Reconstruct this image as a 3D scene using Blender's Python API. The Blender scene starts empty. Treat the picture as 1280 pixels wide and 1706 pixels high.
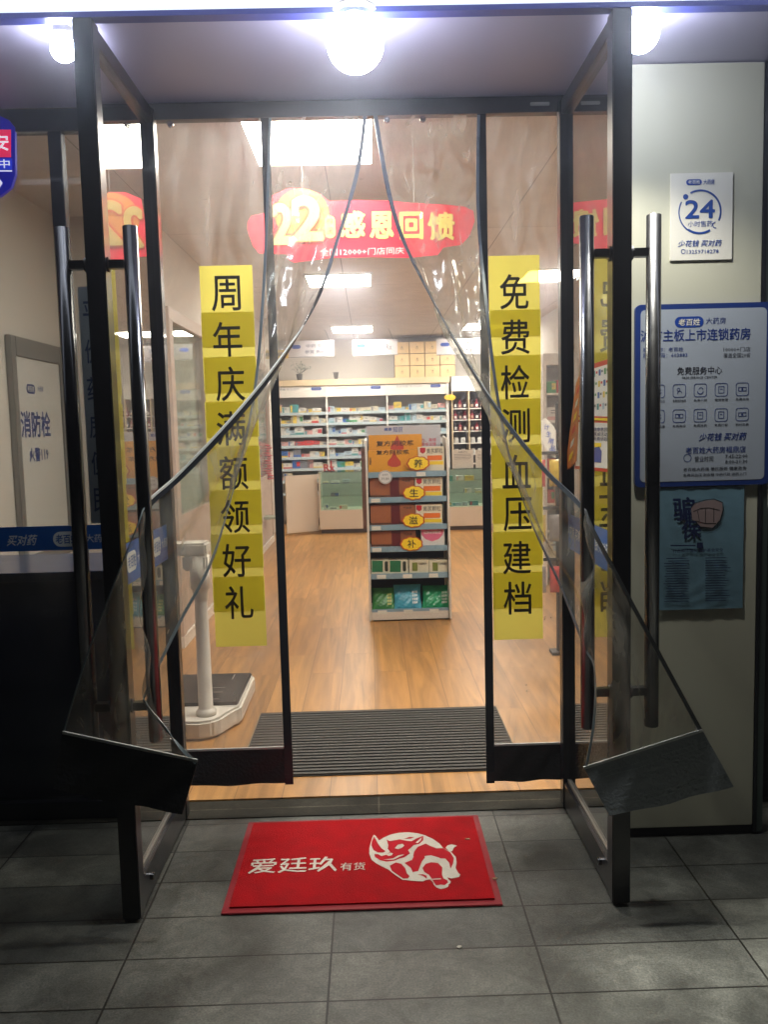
import bpy, bmesh, math, random
from mathutils import Vector, Matrix
random.seed(7)
sc = bpy.context.scene
COL = sc.collection
# ------------------------------------------------------------------ camera, world, exposure
F, CY, CZ = 1450.0, -3.3, 1.5                      # focal length in photo pixels, camera position
dy = Vector((-25, 141, -F)).normalized()           # street-to-shop axis seen in camera space
dn = Vector((390, -15500, -F)); dn -= dn.dot(dy) * dy; dn.normalize()
dz = -dn; dx = dy.cross(dz)
RW = Matrix((dx, dy, dz))                          # camera -> world
cd = bpy.data.cameras.new('camera'); cam = bpy.data.objects.new('camera', cd); COL.objects.link(cam)
cam.matrix_world = Matrix.Translation((0, CY, CZ)) @ RW.to_4x4()
cd.sensor_fit = 'VERTICAL'; cd.sensor_height = 36; cd.lens = 36 * F / 1706; cd.clip_start = .02; cd.clip_end = 200
sc.camera = cam
w = bpy.data.worlds.new('World'); sc.world = w; w.use_nodes = True
wn = w.node_tree.nodes; wl = w.node_tree.links
sky = wn.new('ShaderNodeTexSky'); sky.sky_type = 'NISHITA'; sky.sun_disc = False
sky.sun_elevation = math.radians(-9); sky.sun_rotation = math.radians(200)
wl.new(sky.outputs[0], wn['Background'].inputs[0]); wn['Background'].inputs[1].default_value = .05
sc.view_settings.view_transform = 'Standard'; sc.view_settings.look = 'None'
sc.view_settings.exposure = 0.0; sc.view_settings.gamma = 1
cy = sc.cycles
cy.max_bounces = 9; cy.transparent_max_bounces = 40; cy.diffuse_bounces = 4; cy.glossy_bounces = 5
cy.caustics_reflective = False; cy.sample_clamp_indirect = 3.0; cy.use_denoising = True
PANEL_E, DOWN_W, BOX_E = 60.0, 22.0, 1.3            # ceiling panels, downlights, light box

def at(px, py, X=None, Y=None, Z=None):
    """the point of a real plane that the photo shows at this pixel"""
    r = RW @ Vector(((px - 640) / F, -(py - 853) / F, -1))
    t = (Y - CY) / r.y if Y is not None else X / r.x if X is not None else (Z - CZ) / r.z
    return Vector((0, CY, CZ)) + t * r

# ------------------------------------------------------------------ materials
def S(r, g, b):
    f = lambda c: ((c / 255 + .055) / 1.055) ** 2.4 if c > 10 else c / 255 / 12.92
    return (f(r), f(g), f(b))
MC = {}
def M(name, col, rough=.5, metal=0, var=.1, scale=9, bump=0, emit=0, coat=0, bscale=None):
    key = name
    if key in MC: return MC[key]
    m = bpy.data.materials.new(name); m.use_nodes = True; nt = m.node_tree; N = nt.nodes; L = nt.links
    b = N['Principled BSDF']
    tc = N.new('ShaderNodeTexCoord'); no = N.new('ShaderNodeTexNoise'); no.inputs['Scale'].default_value = scale; no.inputs['Detail'].default_value = 4
    L.new(tc.outputs['Object'], no.inputs['Vector'])
    mx = N.new('ShaderNodeMix'); mx.data_type = 'RGBA'
    mx.inputs[6].default_value = (*[c * (1 - var) for c in col], 1); mx.inputs[7].default_value = (*[min(1, c * (1 + var)) for c in col], 1)
    L.new(no.outputs['Fac'], mx.inputs[0]); L.new(mx.outputs[2], b.inputs['Base Color'])
    mr = N.new('ShaderNodeMapRange'); mr.inputs['To Min'].default_value = max(.02, rough * .8); mr.inputs['To Max'].default_value = min(1, rough * 1.2)
    L.new(no.outputs['Fac'], mr.inputs[0]); L.new(mr.outputs[0], b.inputs['Roughness'])
    b.inputs['Metallic'].default_value = metal
    if coat: b.inputs['Coat Weight'].default_value = coat
    if emit:
        b.inputs['Emission Color'].default_value = (*col, 1); b.inputs['Emission Strength'].default_value = emit
    if bump:
        n2 = N.new('ShaderNodeTexNoise'); n2.inputs['Scale'].default_value = bscale or scale * 6; n2.inputs['Detail'].default_value = 5
        L.new(tc.outputs['Object'], n2.inputs['Vector'])
        bp = N.new('ShaderNodeBump'); bp.inputs['Strength'].default_value = bump; bp.inputs['Distance'].default_value = .01
        L.new(n2.outputs['Fac'], bp.inputs['Height']); L.new(bp.outputs[0], b.inputs['Normal'])
    MC[key] = m; return m
def lamp_mat(name, col, strength):
    m = bpy.data.materials.new(name); m.use_nodes = True; nt = m.node_tree; N = nt.nodes
    N.remove(N['Principled BSDF']); e = N.new('ShaderNodeEmission'); e.inputs[0].default_value = (*col, 1); e.inputs[1].default_value = strength
    nt.links.new(e.outputs[0], N['Material Output'].inputs[0]); return m
def clear_mat(name, tint, ior=1.5, dust=0, rough=0.0, bump=0, dcol=(.8, .8, .8), bscale=3, boost=1.0, dscale=4):
    """thin glass or clear film: transmission, Fresnel reflection and a film of dust"""
    m = bpy.data.materials.new(name); m.use_nodes = True; nt = m.node_tree; N = nt.nodes; L = nt.links
    N.remove(N['Principled BSDF'])
    tr = N.new('ShaderNodeBsdfTransparent'); tr.inputs[0].default_value = (*tint, 1)
    gl = N.new('ShaderNodeBsdfGlossy'); gl.inputs['Roughness'].default_value = rough
    fr = N.new('ShaderNodeFresnel'); fr.inputs['IOR'].default_value = ior
    mu = N.new('ShaderNodeMath'); mu.operation = 'MULTIPLY'; mu.use_clamp = True; mu.inputs[1].default_value = boost
    L.new(fr.outputs[0], mu.inputs[0])
    ge = N.new('ShaderNodeNewGeometry'); io = N.new('ShaderNodeMapRange'); io.inputs['To Min'].default_value = ior; io.inputs['To Max'].default_value = 1 / ior
    L.new(ge.outputs['Backfacing'], io.inputs[0]); L.new(io.outputs[0], fr.inputs['IOR'])      # both sides reflect as the outside of the pane
    base = tr.outputs[0]
    tc = N.new('ShaderNodeTexCoord')
    if dust:
        di = N.new('ShaderNodeBsdfDiffuse'); di.inputs[0].default_value = (*dcol, 1)
        tl = N.new('ShaderNodeBsdfTranslucent'); tl.inputs[0].default_value = (*dcol, 1)
        md = N.new('ShaderNodeMixShader'); L.new(di.outputs[0], md.inputs[1]); L.new(tl.outputs[0], md.inputs[2])
        no = N.new('ShaderNodeTexNoise'); no.inputs['Scale'].default_value = dscale; no.inputs['Detail'].default_value = 6; no.inputs['Distortion'].default_value = 1.2
        mp = N.new('ShaderNodeMapping'); mp.inputs['Scale'].default_value = (1.6, 1.6, .5)
        L.new(tc.outputs['Object'], mp.inputs[0]); L.new(mp.outputs[0], no.inputs['Vector'])
        mr = N.new('ShaderNodeMapRange'); mr.inputs['From Min'].default_value = .35; mr.inputs['From Max'].default_value = .7
        mr.inputs['To Min'].default_value = dust * .35; mr.inputs['To Max'].default_value = dust * 1.5
        L.new(no.outputs['Fac'], mr.inputs[0])
        ms = N.new('ShaderNodeMixShader'); L.new(mr.outputs[0], ms.inputs[0]); L.new(base, ms.inputs[1]); L.new(md.outputs[0], ms.inputs[2]); base = ms.outputs[0]
    mix = N.new('ShaderNodeMixShader'); L.new(mu.outputs[0], mix.inputs[0]); L.new(base, mix.inputs[1]); L.new(gl.outputs[0], mix.inputs[2])
    L.new(mix.outputs[0], N['Material Output'].inputs[0])
    if bump:
        n2 = N.new('ShaderNodeTexNoise'); n2.inputs['Scale'].default_value = bscale; n2.inputs['Detail'].default_value = 2
        L.new(tc.outputs['Object'], n2.inputs['Vector'])
        bp = N.new('ShaderNodeBump'); bp.inputs['Strength'].default_value = bump; bp.inputs['Distance'].default_value = .05
        L.new(n2.outputs['Fac'], bp.inputs['Height']); L.new(bp.outputs[0], gl.inputs['Normal']); L.new(bp.outputs[0], fr.inputs['Normal'])
    return m

dark = M('dark_anodised', (.012, .013, .018), .32, .0, coat=.3, var=.3)
black = M('black_rubber', (.010, .010, .012), .5, bump=.1, scale=20)
steel = M('brushed_steel', (.21, .21, .22), .22, 1, scale=30)
alu = M('pale_aluminium', (.42, .42, .40), .38, .8)
white = M('white_paint', S(225, 220, 210), .45, var=.04)
offwhite = M('off_white_board', S(228, 224, 214), .35, var=.04)
wallm = M('warm_wall', S(220, 213, 203), .7, var=.05, scale=2, bump=.05, bscale=60)
blue = M('sign_blue', (.006, .05, .32), .35, var=.15)
navy = M('navy_ink', (.010, .03, .16), .4)
ink = M('black_ink', (.012, .010, .008), .5)
red = M('sign_red', (.55, .01, .02), .45)
yel = M('tag_yellow', (.85, .62, .02), .45)
orange = M('tag_orange', (.75, .16, .01), .45)
white_ink = M('white_ink', (.75, .75, .72), .5, var=.05)
grey_ink = M('grey_ink', (.15, .16, .18), .5)
glass = clear_mat('door_glass', (.86, .88, .86), 1.55, dust=.012, boost=2.4)
wglass = clear_mat('window_glass', (.72, .74, .74), 1.5, dust=.015)
cglass = clear_mat('counter_glass', (.90, .96, .93), 1.5)
pvc = clear_mat('clear_pvc', (.93, .92, .90), 1.42, dust=.22, rough=.17, bump=.45, bscale=3.5, dcol=(.72, .69, .66), dscale=5)
pvc2 = clear_mat('clear_pvc_creased', (.90, .89, .85), 1.48, dust=.27, rough=.16, bump=.65, bscale=6, dcol=(.70, .68, .62), dscale=9)

# ------------------------------------------------------------------ mesh helpers
class MB:
    def __init__(s): s.v = []; s.f = []; s.m = []; s.mats = []
    def mi(s, m):
        if m is None: return 0
        if m not in s.mats: s.mats.append(m)
        return s.mats.index(m)
    def add(s, vs, fs, m=None):
        o = len(s.v); s.v += [Vector(v) for v in vs]; k = s.mi(m)
        for f in fs: s.f.append([i + o for i in f]); s.m.append(k)
        return s
    def box(s, x0, x1, y0, y1, z0, z1, m=None):
        vs = [(x, y, z) for x in (x0, x1) for y in (y0, y1) for z in (z0, z1)]
        return s.add(vs, [(0, 1, 3, 2), (4, 6, 7, 5), (0, 4, 5, 1), (2, 3, 7, 6), (0, 2, 6, 4), (1, 5, 7, 3)], m)
    def tube(s, p, q, r, n=16, r2=None, m=None):
        p = Vector(p); q = Vector(q); d = (q - p).normalized(); r2 = r if r2 is None else r2
        a = d.orthogonal().normalized(); b = d.cross(a); vs = []
        for c, rr in ((p, r), (q, r2)):
            for i in range(n):
                t = 2 * math.pi * i / n; vs.append(c + rr * (math.cos(t) * a + math.sin(t) * b))
        fs = [(i, (i + 1) % n, n + (i + 1) % n, n + i) for i in range(n)] + [tuple(range(n - 1, -1, -1)), tuple(range(n, 2 * n))]
        return s.add(vs, fs, m)
    def path(s, pts, r, n=8, m=None):
        for a, b in zip(pts, pts[1:]): s.tube(a, b, r, n, m=m)
        return s
    def lathe(s, c, prof, n=24, m=None):
        c = Vector(c); vs = []
        for r, z in prof:
            for i in range(n):
                t = 2 * math.pi * i / n; vs.append(c + Vector((r * math.cos(t), r * math.sin(t), z)))
        fs = []
        for k in range(len(prof) - 1):
            for i in range(n): fs.append((k * n + i, k * n + (i + 1) % n, (k + 1) * n + (i + 1) % n, (k + 1) * n + i))
        fs += [tuple(range(n - 1, -1, -1)), tuple((len(prof) - 1) * n + i for i in range(n))]
        return s.add(vs, fs, m)
    def poly(s, pts, nrm, th=0, m=None):
        """a planar outline, optionally given thickness backwards along nrm"""
        pts = [Vector(p) for p in pts]; n = len(pts); nrm = Vector(nrm)
        a = Vector((0, 0, 0))
        for i in range(n): a += pts[i].cross(pts[(i + 1) % n])
        if a.dot(nrm) < 0: pts.reverse()
        if not th: return s.add(pts, [tuple(range(n))], m)
        back = [p - nrm * th for p in pts]
        return s.add(pts + back, [tuple(range(n)), tuple(range(2 * n - 1, n - 1, -1))] + [(i, n + i, n + (i + 1) % n, (i + 1) % n) for i in range(n)], m)
    def grid(s, fn, nu, nv, m=None):
        vs = [fn(i / nu, j / nv) for j in range(nv + 1) for i in range(nu + 1)]
        fs = [(j * (nu + 1) + i, j * (nu + 1) + i + 1, (j + 1) * (nu + 1) + i + 1, (j + 1) * (nu + 1) + i) for j in range(nv) for i in range(nu)]
        return s.add(vs, fs, m)
def wloc(o):
    l = Vector((0, 0, 0))
    while o: l += o.location; o = o.parent
    return l
def obj(name, mb, mat=None, parent=None, bevel=0, smooth=False, local=False, fix=True):
    me = bpy.data.meshes.new(name)
    if parent: off = Vector((0, 0, 0)) if local else wloc(parent)
    elif local: off = Vector((0, 0, 0))
    else:
        xs = [[v[k] for v in mb.v] for k in range(3)]
        off = Vector(((min(xs[0]) + max(xs[0])) / 2, (min(xs[1]) + max(xs[1])) / 2, min(xs[2])))
    me.from_pydata([tuple(v - off) for v in mb.v], [], mb.f)
    for m in (mb.mats or [mat]): me.materials.append(m)
    if mb.mats:
        for p, k in zip(me.polygons, mb.m): p.material_index = k
    if fix or bevel:
        bm = bmesh.new(); bm.from_mesh(me)
        if fix: bmesh.ops.recalc_face_normals(bm, faces=bm.faces)
        if bevel:
            es = [e for e in bm.edges if len(e.link_faces) == 2 and e.calc_face_angle(0) > .5]
            bmesh.ops.bevel(bm, geom=es, offset=bevel, segments=2, affect='EDGES', clamp_overlap=True)
        bm.to_mesh(me); bm.free()
    if smooth:
        for p in me.polygons: p.use_smooth = True
    o = bpy.data.objects.new(name, me); COL.objects.link(o)
    if parent: o.parent = parent
    else: o.location = off if not local else (0, 0, 0)
    return o
def tag(o, label=None, cat=None, group=None, kind=None):
    if label: o['label'] = label
    if cat: o['category'] = cat
    if group: o['group'] = group
    if kind: o['kind'] = kind
    return o
def thing(name, label, cat, loc=(0, 0, 0), rz=0, group=None):
    o = bpy.data.objects.new(name, None); COL.objects.link(o); o.location = loc; o.rotation_euler = (0, 0, rz); o.empty_display_size = .1
    return tag(o, label, cat, group)
def struct(name, mb, mat): return tag(obj(name, mb, mat), kind='structure')

TXT = {}
def glyphs(s, bold):
    bold = 0
    if (s, bold) in TXT: return TXT[(s, bold)]
    cu = bpy.data.curves.new('lettering', 'FONT'); cu.body = s; cu.resolution_u = 4 if len(s) < 3 else 1; cu.space_line = 1.0
    cu.align_x = 'CENTER'
    o = bpy.data.objects.new('lettering', cu); COL.objects.link(o)
    dg = bpy.context.evaluated_depsgraph_get(); dg.update(); me = o.evaluated_get(dg).to_mesh()
    vs = [v.co.copy() for v in me.vertices]; fs = [tuple(p.vertices) for p in me.polygons]
    bpy.data.objects.remove(o); bpy.data.curves.remove(cu)
    x0 = min(v.x for v in vs); x1 = max(v.x for v in vs); y0 = min(v.y for v in vs); y1 = max(v.y for v in vs)
    vs = [((v.x - x0) / (x1 - x0) - .5, (v.y - y0) / (y1 - y0) - .5) for v in vs]
    TXT[(s, bold)] = (vs, fs); return TXT[(s, bold)]
def put_text(mb, s, c, wd, ht, u=(1, 0, 0), v=(0, 0, 1), bold=.01, m=None, shear=0, rot=0):
    vs, fs = glyphs(s, bold); c = Vector(c); u = Vector(u); v = Vector(v); cr, sr = math.cos(rot), math.sin(rot)
    n = u.cross(v); k = 1 if bold < .008 else 5
    if bold > .05: k = 14
    bw = min(bold, .16) * ht * (.75 if k == 5 else .8)
    for q in range(k):
        ox, oy = (math.cos(q * 6.2832 / (k - 1)), math.sin(q * 6.2832 / (k - 1))) if q and k > 5 else ((0, 0), (1, .5), (-1, -.5), (-.5, 1), (.5, -1))[q] if k > 1 else (0, 0)
        out = []
        for a, b in vs:
            a, b = a * (wd - 2 * bw) + b * ht * shear + ox * bw, b * (ht - 2 * bw) + oy * bw
            a, b = a * cr - b * sr, a * sr + b * cr
            out.append(c + u * a + v * b + n * (.00003 * q))
        mb.add(out, fs, m)
    return mb
def rrect(cx, cz, wd, ht, r, n=5):
    pts = []
    for qx, qz, a0 in ((1, 1, 0), (-1, 1, 90), (-1, -1, 180), (1, -1, 270)):
        for i in range(n + 1):
            a = math.radians(a0 + 90 * i / n); pts.append((cx + qx * (wd / 2 - r) + r * math.cos(a), cz + qz * (ht / 2 - r) + r * math.sin(a)))
    return pts
class Face:
    """a real flat surface (origin, right, up, normal) on which marks are laid, by metres or by where the photo shows them"""
    def __init__(s, o, u, v, n): s.o = Vector(o); s.u = Vector(u); s.v = Vector(v); s.n = Vector(n)
    def P(s, a, b, h=0): return s.o + s.u * a + s.v * b + s.n * h
    def px(s, x, y):
        r = RW @ Vector(((x - 640) / F, -(y - 853) / F, -1)); c = Vector((0, CY, CZ))
        t = (s.o - c).dot(s.n) / r.dot(s.n); d = c + t * r - s.o
        return d.dot(s.u), d.dot(s.v)
    def text(s, mb, t, x0, y0, x1, y1, h=.001, **k):
        """fit lettering into the photo box x0..x1, y0..y1"""
        a0, b0 = s.px(x0, (y0 + y1) / 2); a1, b1 = s.px(x1, (y0 + y1) / 2); _, c0 = s.px((x0 + x1) / 2, y0); _, c1 = s.px((x0 + x1) / 2, y1)
        return put_text(mb, t, s.P((a0 + a1) / 2, (c0 + c1) / 2, h), abs(a1 - a0), abs(c0 - c1), s.u, s.v, **k)
    def shape(s, mb, pts, h=.001, m=None, th=0):
        return mb.poly([s.P(*s.px(x, y), h) for x, y in pts], s.n, th, m)
    def mshape(s, mb, pts, h=.001, m=None, th=0):
        return mb.poly([s.P(a, b, h) for a, b in pts], s.n, th, m)
    def pill(s, mb, x0, y0, x1, y1, h=.001, m=None, th=0, rr=.5):
        a0, b0 = s.px(x0, y0); a1, b1 = s.px(x1, y1); c = s.px((x0 + x1) / 2, (y0 + y1) / 2); wd = abs(a1 - a0); ht = abs(b1 - b0)
        return s.mshape(mb, rrect(c[0], c[1], wd, ht, min(wd, ht) * rr * .999), h, m, th)
def fY(y): return Face((0, y, 0), (1, 0, 0), (0, 0, 1), (0, -1, 0))

# ------------------------------------------------------------------ ground, floor, walls
def tile_mat(name, bw, rh, c1, c2, mortar, ox=0, oy=0, rough=.5, msize=.006, off=0.0, stain=.5, rot=0, spec=.3):
    m = bpy.data.materials.new(name); m.use_nodes = True; nt = m.node_tree; N = nt.nodes; L = nt.links; b = N['Principled BSDF']
    tc = N.new('ShaderNodeTexCoord'); mp = N.new('ShaderNodeMapping'); mp.inputs['Location'].default_value = (ox, oy, 0); mp.inputs['Rotation'].default_value = (0, 0, rot)
    L.new(tc.outputs['Object'], mp.inputs[0])
    br = N.new('ShaderNodeTexBrick'); br.offset = off; br.squash = 1; br.inputs['Scale'].default_value = 1
    br.inputs['Brick Width'].default_value = bw; br.inputs['Row Height'].default_value = rh; br.inputs['Mortar Size'].default_value = msize; br.inputs['Mortar Smooth'].default_value = .15
    br.inputs['Color1'].default_value = (*c1, 1); br.inputs['Color2'].default_value = (*c2, 1); br.inputs['Mortar'].default_value = (*mortar, 1)
    L.new(mp.outputs[0], br.inputs['Vector'])
    n1 = N.new('ShaderNodeTexNoise'); n1.inputs['Scale'].default_value = 3.2; n1.inputs['Detail'].default_value = 7; n1.inputs['Distortion'].default_value = .6; L.new(tc.outputs['Object'], n1.inputs['Vector'])
    n2 = N.new('ShaderNodeTexNoise'); n2.inputs['Scale'].default_value = 160; n2.inputs['Detail'].default_value = 4; L.new(tc.outputs['Object'], n2.inputs['Vector'])
    r1 = N.new('ShaderNodeMapRange'); r1.inputs['From Min'].default_value = .35; r1.inputs['From Max'].default_value = .68; r1.inputs['To Min'].default_value = 1 - stain; r1.inputs['To Max'].default_value = 1 + stain; L.new(n1.outputs['Fac'], r1.inputs[0])
    r2 = N.new('ShaderNodeMapRange'); r2.inputs['From Min'].default_value = .3; r2.inputs['From Max'].default_value = .7; r2.inputs['To Min'].default_value = .70; r2.inputs['To Max'].default_value = 1.30; L.new(n2.outputs['Fac'], r2.inputs[0])
    n3 = N.new('ShaderNodeTexNoise'); n3.inputs['Scale'].default_value = 11; n3.inputs['Detail'].default_value = 8; n3.inputs['Roughness'].default_value = .7; n3.inputs['Distortion'].default_value = 1.5; L.new(tc.outputs['Object'], n3.inputs['Vector'])
    r3 = N.new('ShaderNodeMapRange'); r3.inputs['From Min'].default_value = .38; r3.inputs['From Max'].default_value = .66; r3.inputs['To Min'].default_value = 1 - stain * .55; r3.inputs['To Max'].default_value = 1 + stain * .55; L.new(n3.outputs['Fac'], r3.inputs[0])
    m3 = N.new('ShaderNodeMath'); m3.operation = 'MULTIPLY'; L.new(r3.outputs[0], m3.inputs[0]); L.new(r2.outputs[0], m3.inputs[1]); r2 = m3
    vo = N.new('ShaderNodeTexVoronoi'); vo.inputs['Scale'].default_value = 2.6; L.new(tc.outputs['Object'], vo.inputs['Vector'])
    rv = N.new('ShaderNodeMapRange'); rv.inputs['From Min'].default_value = .025; rv.inputs['From Max'].default_value = .05; rv.inputs['To Min'].default_value = .62; rv.inputs['To Max'].default_value = 1; L.new(vo.outputs['Distance'], rv.inputs[0])
    mv = N.new('ShaderNodeMath'); mv.operation = 'MULTIPLY'; L.new(rv.outputs[0], mv.inputs[0]); L.new(r2.outputs[0], mv.inputs[1]); r2 = mv
    mu = N.new('ShaderNodeMath'); mu.operation = 'MULTIPLY'; L.new(r1.outputs[0], mu.inputs[0]); L.new(r2.outputs[0], mu.inputs[1])
    vm = N.new('ShaderNodeVectorMath'); vm.operation = 'SCALE'; L.new(br.outputs['Color'], vm.inputs[0]); L.new(mu.outputs[0], vm.inputs['Scale'])
    L.new(vm.outputs[0], b.inputs['Base Color'])
    rr = N.new('ShaderNodeMapRange'); rr.inputs['To Min'].default_value = rough * .75; rr.inputs['To Max'].default_value = min(1, rough * 1.3); L.new(n1.outputs['Fac'], rr.inputs[0]); L.new(rr.outputs[0], b.inputs['Roughness'])
    b.inputs['Specular IOR Level'].default_value = spec
    ad = N.new('ShaderNodeMath'); ad.operation = 'MULTIPLY_ADD'; ad.inputs[1].default_value = -3; L.new(br.outputs['Fac'], ad.inputs[0]); L.new(n2.outputs['Fac'], ad.inputs[2])
    bp = N.new('ShaderNodeBump'); bp.inputs['Strength'].default_value = .35; bp.inputs['Distance'].default_value = .002; L.new(ad.outputs[0], bp.inputs['Height']); L.new(bp.outputs[0], b.inputs['Normal'])
    return m
def wood_floor():
    m = bpy.data.materials.new('laminate_floor'); m.use_nodes = True; nt = m.node_tree; N = nt.nodes; L = nt.links; b = N['Principled BSDF']
    tc = N.new('ShaderNodeTexCoord'); mp = N.new('ShaderNodeMapping'); mp.inputs['Rotation'].default_value = (0, 0, math.pi / 2); L.new(tc.outputs['Object'], mp.inputs[0])
    br = N.new('ShaderNodeTexBrick'); br.offset = .37; br.inputs['Scale'].default_value = 1; br.inputs['Brick Width'].default_value = 1.2; br.inputs['Row Height'].default_value = .195
    br.inputs['Mortar Size'].default_value = .0016; br.inputs['Mortar Smooth'].default_value = .2
    br.inputs['Color1'].default_value = (.47, .245, .080, 1); br.inputs['Color2'].default_value = (.39, .190, .057, 1); br.inputs['Mortar'].default_value = (.14, .065, .025, 1); L.new(mp.outputs[0], br.inputs['Vector'])
    sp = N.new('ShaderNodeMapping'); sp.inputs['Scale'].default_value = (14, .9, 1); L.new(tc.outputs['Object'], sp.inputs[0])
    # every board gets its own grain: shift the noise by the board colour
    no = N.new('ShaderNodeTexNoise'); no.noise_dimensions = '4D'; no.inputs['Scale'].default_value = 1; no.inputs['Detail'].default_value = 8; no.inputs['Distortion'].default_value = 1.4; L.new(sp.outputs[0], no.inputs['Vector'])
    sep = N.new('ShaderNodeSeparateColor'); L.new(br.outputs['Color'], sep.inputs[0]); mw = N.new('ShaderNodeMath'); mw.operation = 'MULTIPLY'; mw.inputs[1].default_value = 60; L.new(sep.outputs[0], mw.inputs[0]); L.new(mw.outputs[0], no.inputs['W'])
    r = N.new('ShaderNodeMapRange'); r.inputs['From Min'].default_value = .3; r.inputs['From Max'].default_value = .75; r.inputs['To Min'].default_value = .62; r.inputs['To Max'].default_value = 1.3; L.new(no.outputs['Fac'], r.inputs[0])
    vm = N.new('ShaderNodeVectorMath'); vm.operation = 'SCALE'; L.new(br.outputs['Color'], vm.inputs[0]); L.new(r.outputs[0], vm.inputs['Scale']); L.new(vm.outputs[0], b.inputs['Base Color'])
    b.inputs['Roughness'].default_value = .34; b.inputs['Specular IOR Level'].default_value = .3
    bp = N.new('ShaderNodeBump'); bp.inputs['Strength'].default_value = .15; bp.inputs['Distance'].default_value = .002; L.new(no.outputs['Fac'], bp.inputs['Height']); L.new(bp.outputs[0], b.inputs['Normal'])
    return m
# paving: joints read off the photo
jx = at(545, 1706, Z=0).x; jy = -.718
pavement_m = tile_mat('slate_paving', .59, .2115, (.068, .071, .066), (.118, .121, .108), (.014, .013, .011), rough=.46, msize=.0032, stain=.46)
o = struct('pavement', MB().add([(-15, -15, 0), (15, -15, 0), (15, -.04, 0), (-15, -.04, 0)], [(0, 1, 2, 3)]), pavement_m)
pv = pavement_m.node_tree.nodes['Mapping']; pv.inputs['Location'].default_value = (-(jx - o.location.x) + .002, -(jy - o.location.y) + .002, 0)
struct('threshold', MB().box(-6, 6, -.039, .118, -.05, .004), tile_mat('threshold_granite', .95, 5, (.028, .027, .022), (.034, .032, .026), (.10, .09, .07), rough=.65, msize=.003, stain=.5, spec=.06))
struct('floor', MB().box(-3, 2.6, .121, 10.9, -.05, .010), wood_floor())
ceil_m = tile_mat('ceiling_board', 1.2, 2.4, S(224, 214, 206), S(218, 208, 200), S(150, 140, 132), rough=.6, msize=.004, stain=.06)
struct('ceiling', MB().box(-3, 2.6, .05, 10.9, 2.9, 3.0), ceil_m)
struct('wall_back', MB().box(-3, 2.6, 10.7, 10.8, .01, 2.9), wallm)
struct('wall_right', MB().box(2.35, 2.45, .05, 10.7, .01, 2.9), wallm)
struct('wall_left', MB().box(-2.1, -2.0, .05, 2.5, .01, 2.9), wallm)
struct('wall_return', MB().box(-2.1, -1.36, 2.503, 2.62, .01, 2.9), wallm)
struct('wall_partition', MB().box(-1.5, -1.40, 2.623, 10.7, .01, 2.9), wallm)
struct('wall_transom', MB().box(-3, 3, .0, .05, 2.69, 3.1), dark)
soff = M('soffit_panel', S(168, 162, 190), .42, .0, var=.05, scale=1.5)
struct('soffit', MB().box(-3.2, -.905, -.70, .0, 2.68, 2.72).box(-.902, .898, -.70, .0, 2.68, 2.72).box(.901, 3.2, -.70, .0, 2.68, 2.72), soff)
# ------------------------------------------------------------------ light box sign and downlights
lb = thing('light_box', 'long glowing blue white sign box running above the whole entrance', 'light box', (0, -.95, 2.665))
bxm = lamp_mat('light_box_acrylic', (.80, .87, 1.0), BOX_E)
obj('diffuser', MB().box(-3.2, 3.2, -.88, -.748, 2.668, 3.25), bxm, lb)
obj('bottom_trim', MB().box(-3.2, 3.2, -.744, -.703, 2.655, 2.80), M('blue_trim', S(60, 66, 140), .35, .2), lb)
obj('rear_panel', MB().box(-3.2, 3.2, -.744, -.70, 2.803, 3.25), alu, lb)
for px, py, r, lab in ((592, 72, .080, 'round white downlight in the soffit over the middle of the doorway'),
                       (105, 82, .036, 'small round downlight in the soffit above the left window'),
                       (1068, 56, .052, 'round white downlight in the soffit above the beige wall panel')):
    p = at(px, py, Z=2.655 - r); t = thing('downlight', lab, 'downlight', (p.x, p.y, 2.66), group='downlights in the soffit over the entrance')
    obj('bezel', MB().lathe((p.x, p.y, 2.660), [(r * .75, .018), (r * .75, .002), (r * .6, -.004), (r * .55, .018)], 28), white, t, smooth=False)
    obj('lens', MB().lathe((p.x, p.y, 2.655 - r), [(r * math.sin(k * math.pi / 16) + .0005, r * math.cos(k * math.pi / 16)) for k in range(17)], 28), lamp_mat('downlight_glare', (.84, .91, 1.0), {592: 62, 105: 100, 1068: 85}[px]), t, smooth=True)  # globe sized to draw the lamp's glare, larger than its real lens
    ld = bpy.data.lights.new('beam', 'SPOT'); ld.energy = DOWN_W * {592: .15, 105: .15, 1068: 1.9}[px]; ld.color = (.90, .96, 1.0) if px != 1068 else (1, .97, .84); ld.spot_size = math.radians(128); ld.spot_blend = .55; ld.shadow_soft_size = .045
    lo = bpy.data.objects.new('beam', ld); COL.objects.link(lo); lo.parent = t; lo.location = (0, 0, -.012 - 2 * r)
    if px != 105:                                                 # the lamp's narrow inner cone
        l2 = bpy.data.lights.new('inner_beam', 'SPOT'); l2.energy = 260 if px == 1068 else 70; l2.color = (1, .97, .84); l2.spot_size = math.radians(52 if px == 1068 else 80); l2.spot_blend = .7; l2.shadow_soft_size = .03
        o2 = bpy.data.objects.new('inner_beam', l2); COL.objects.link(o2); o2.parent = t; o2.location = (0, 0, -.014 - 2 * r)
        if px == 1068: o2.rotation_euler = (math.radians(-20), math.radians(3), 0)

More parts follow.
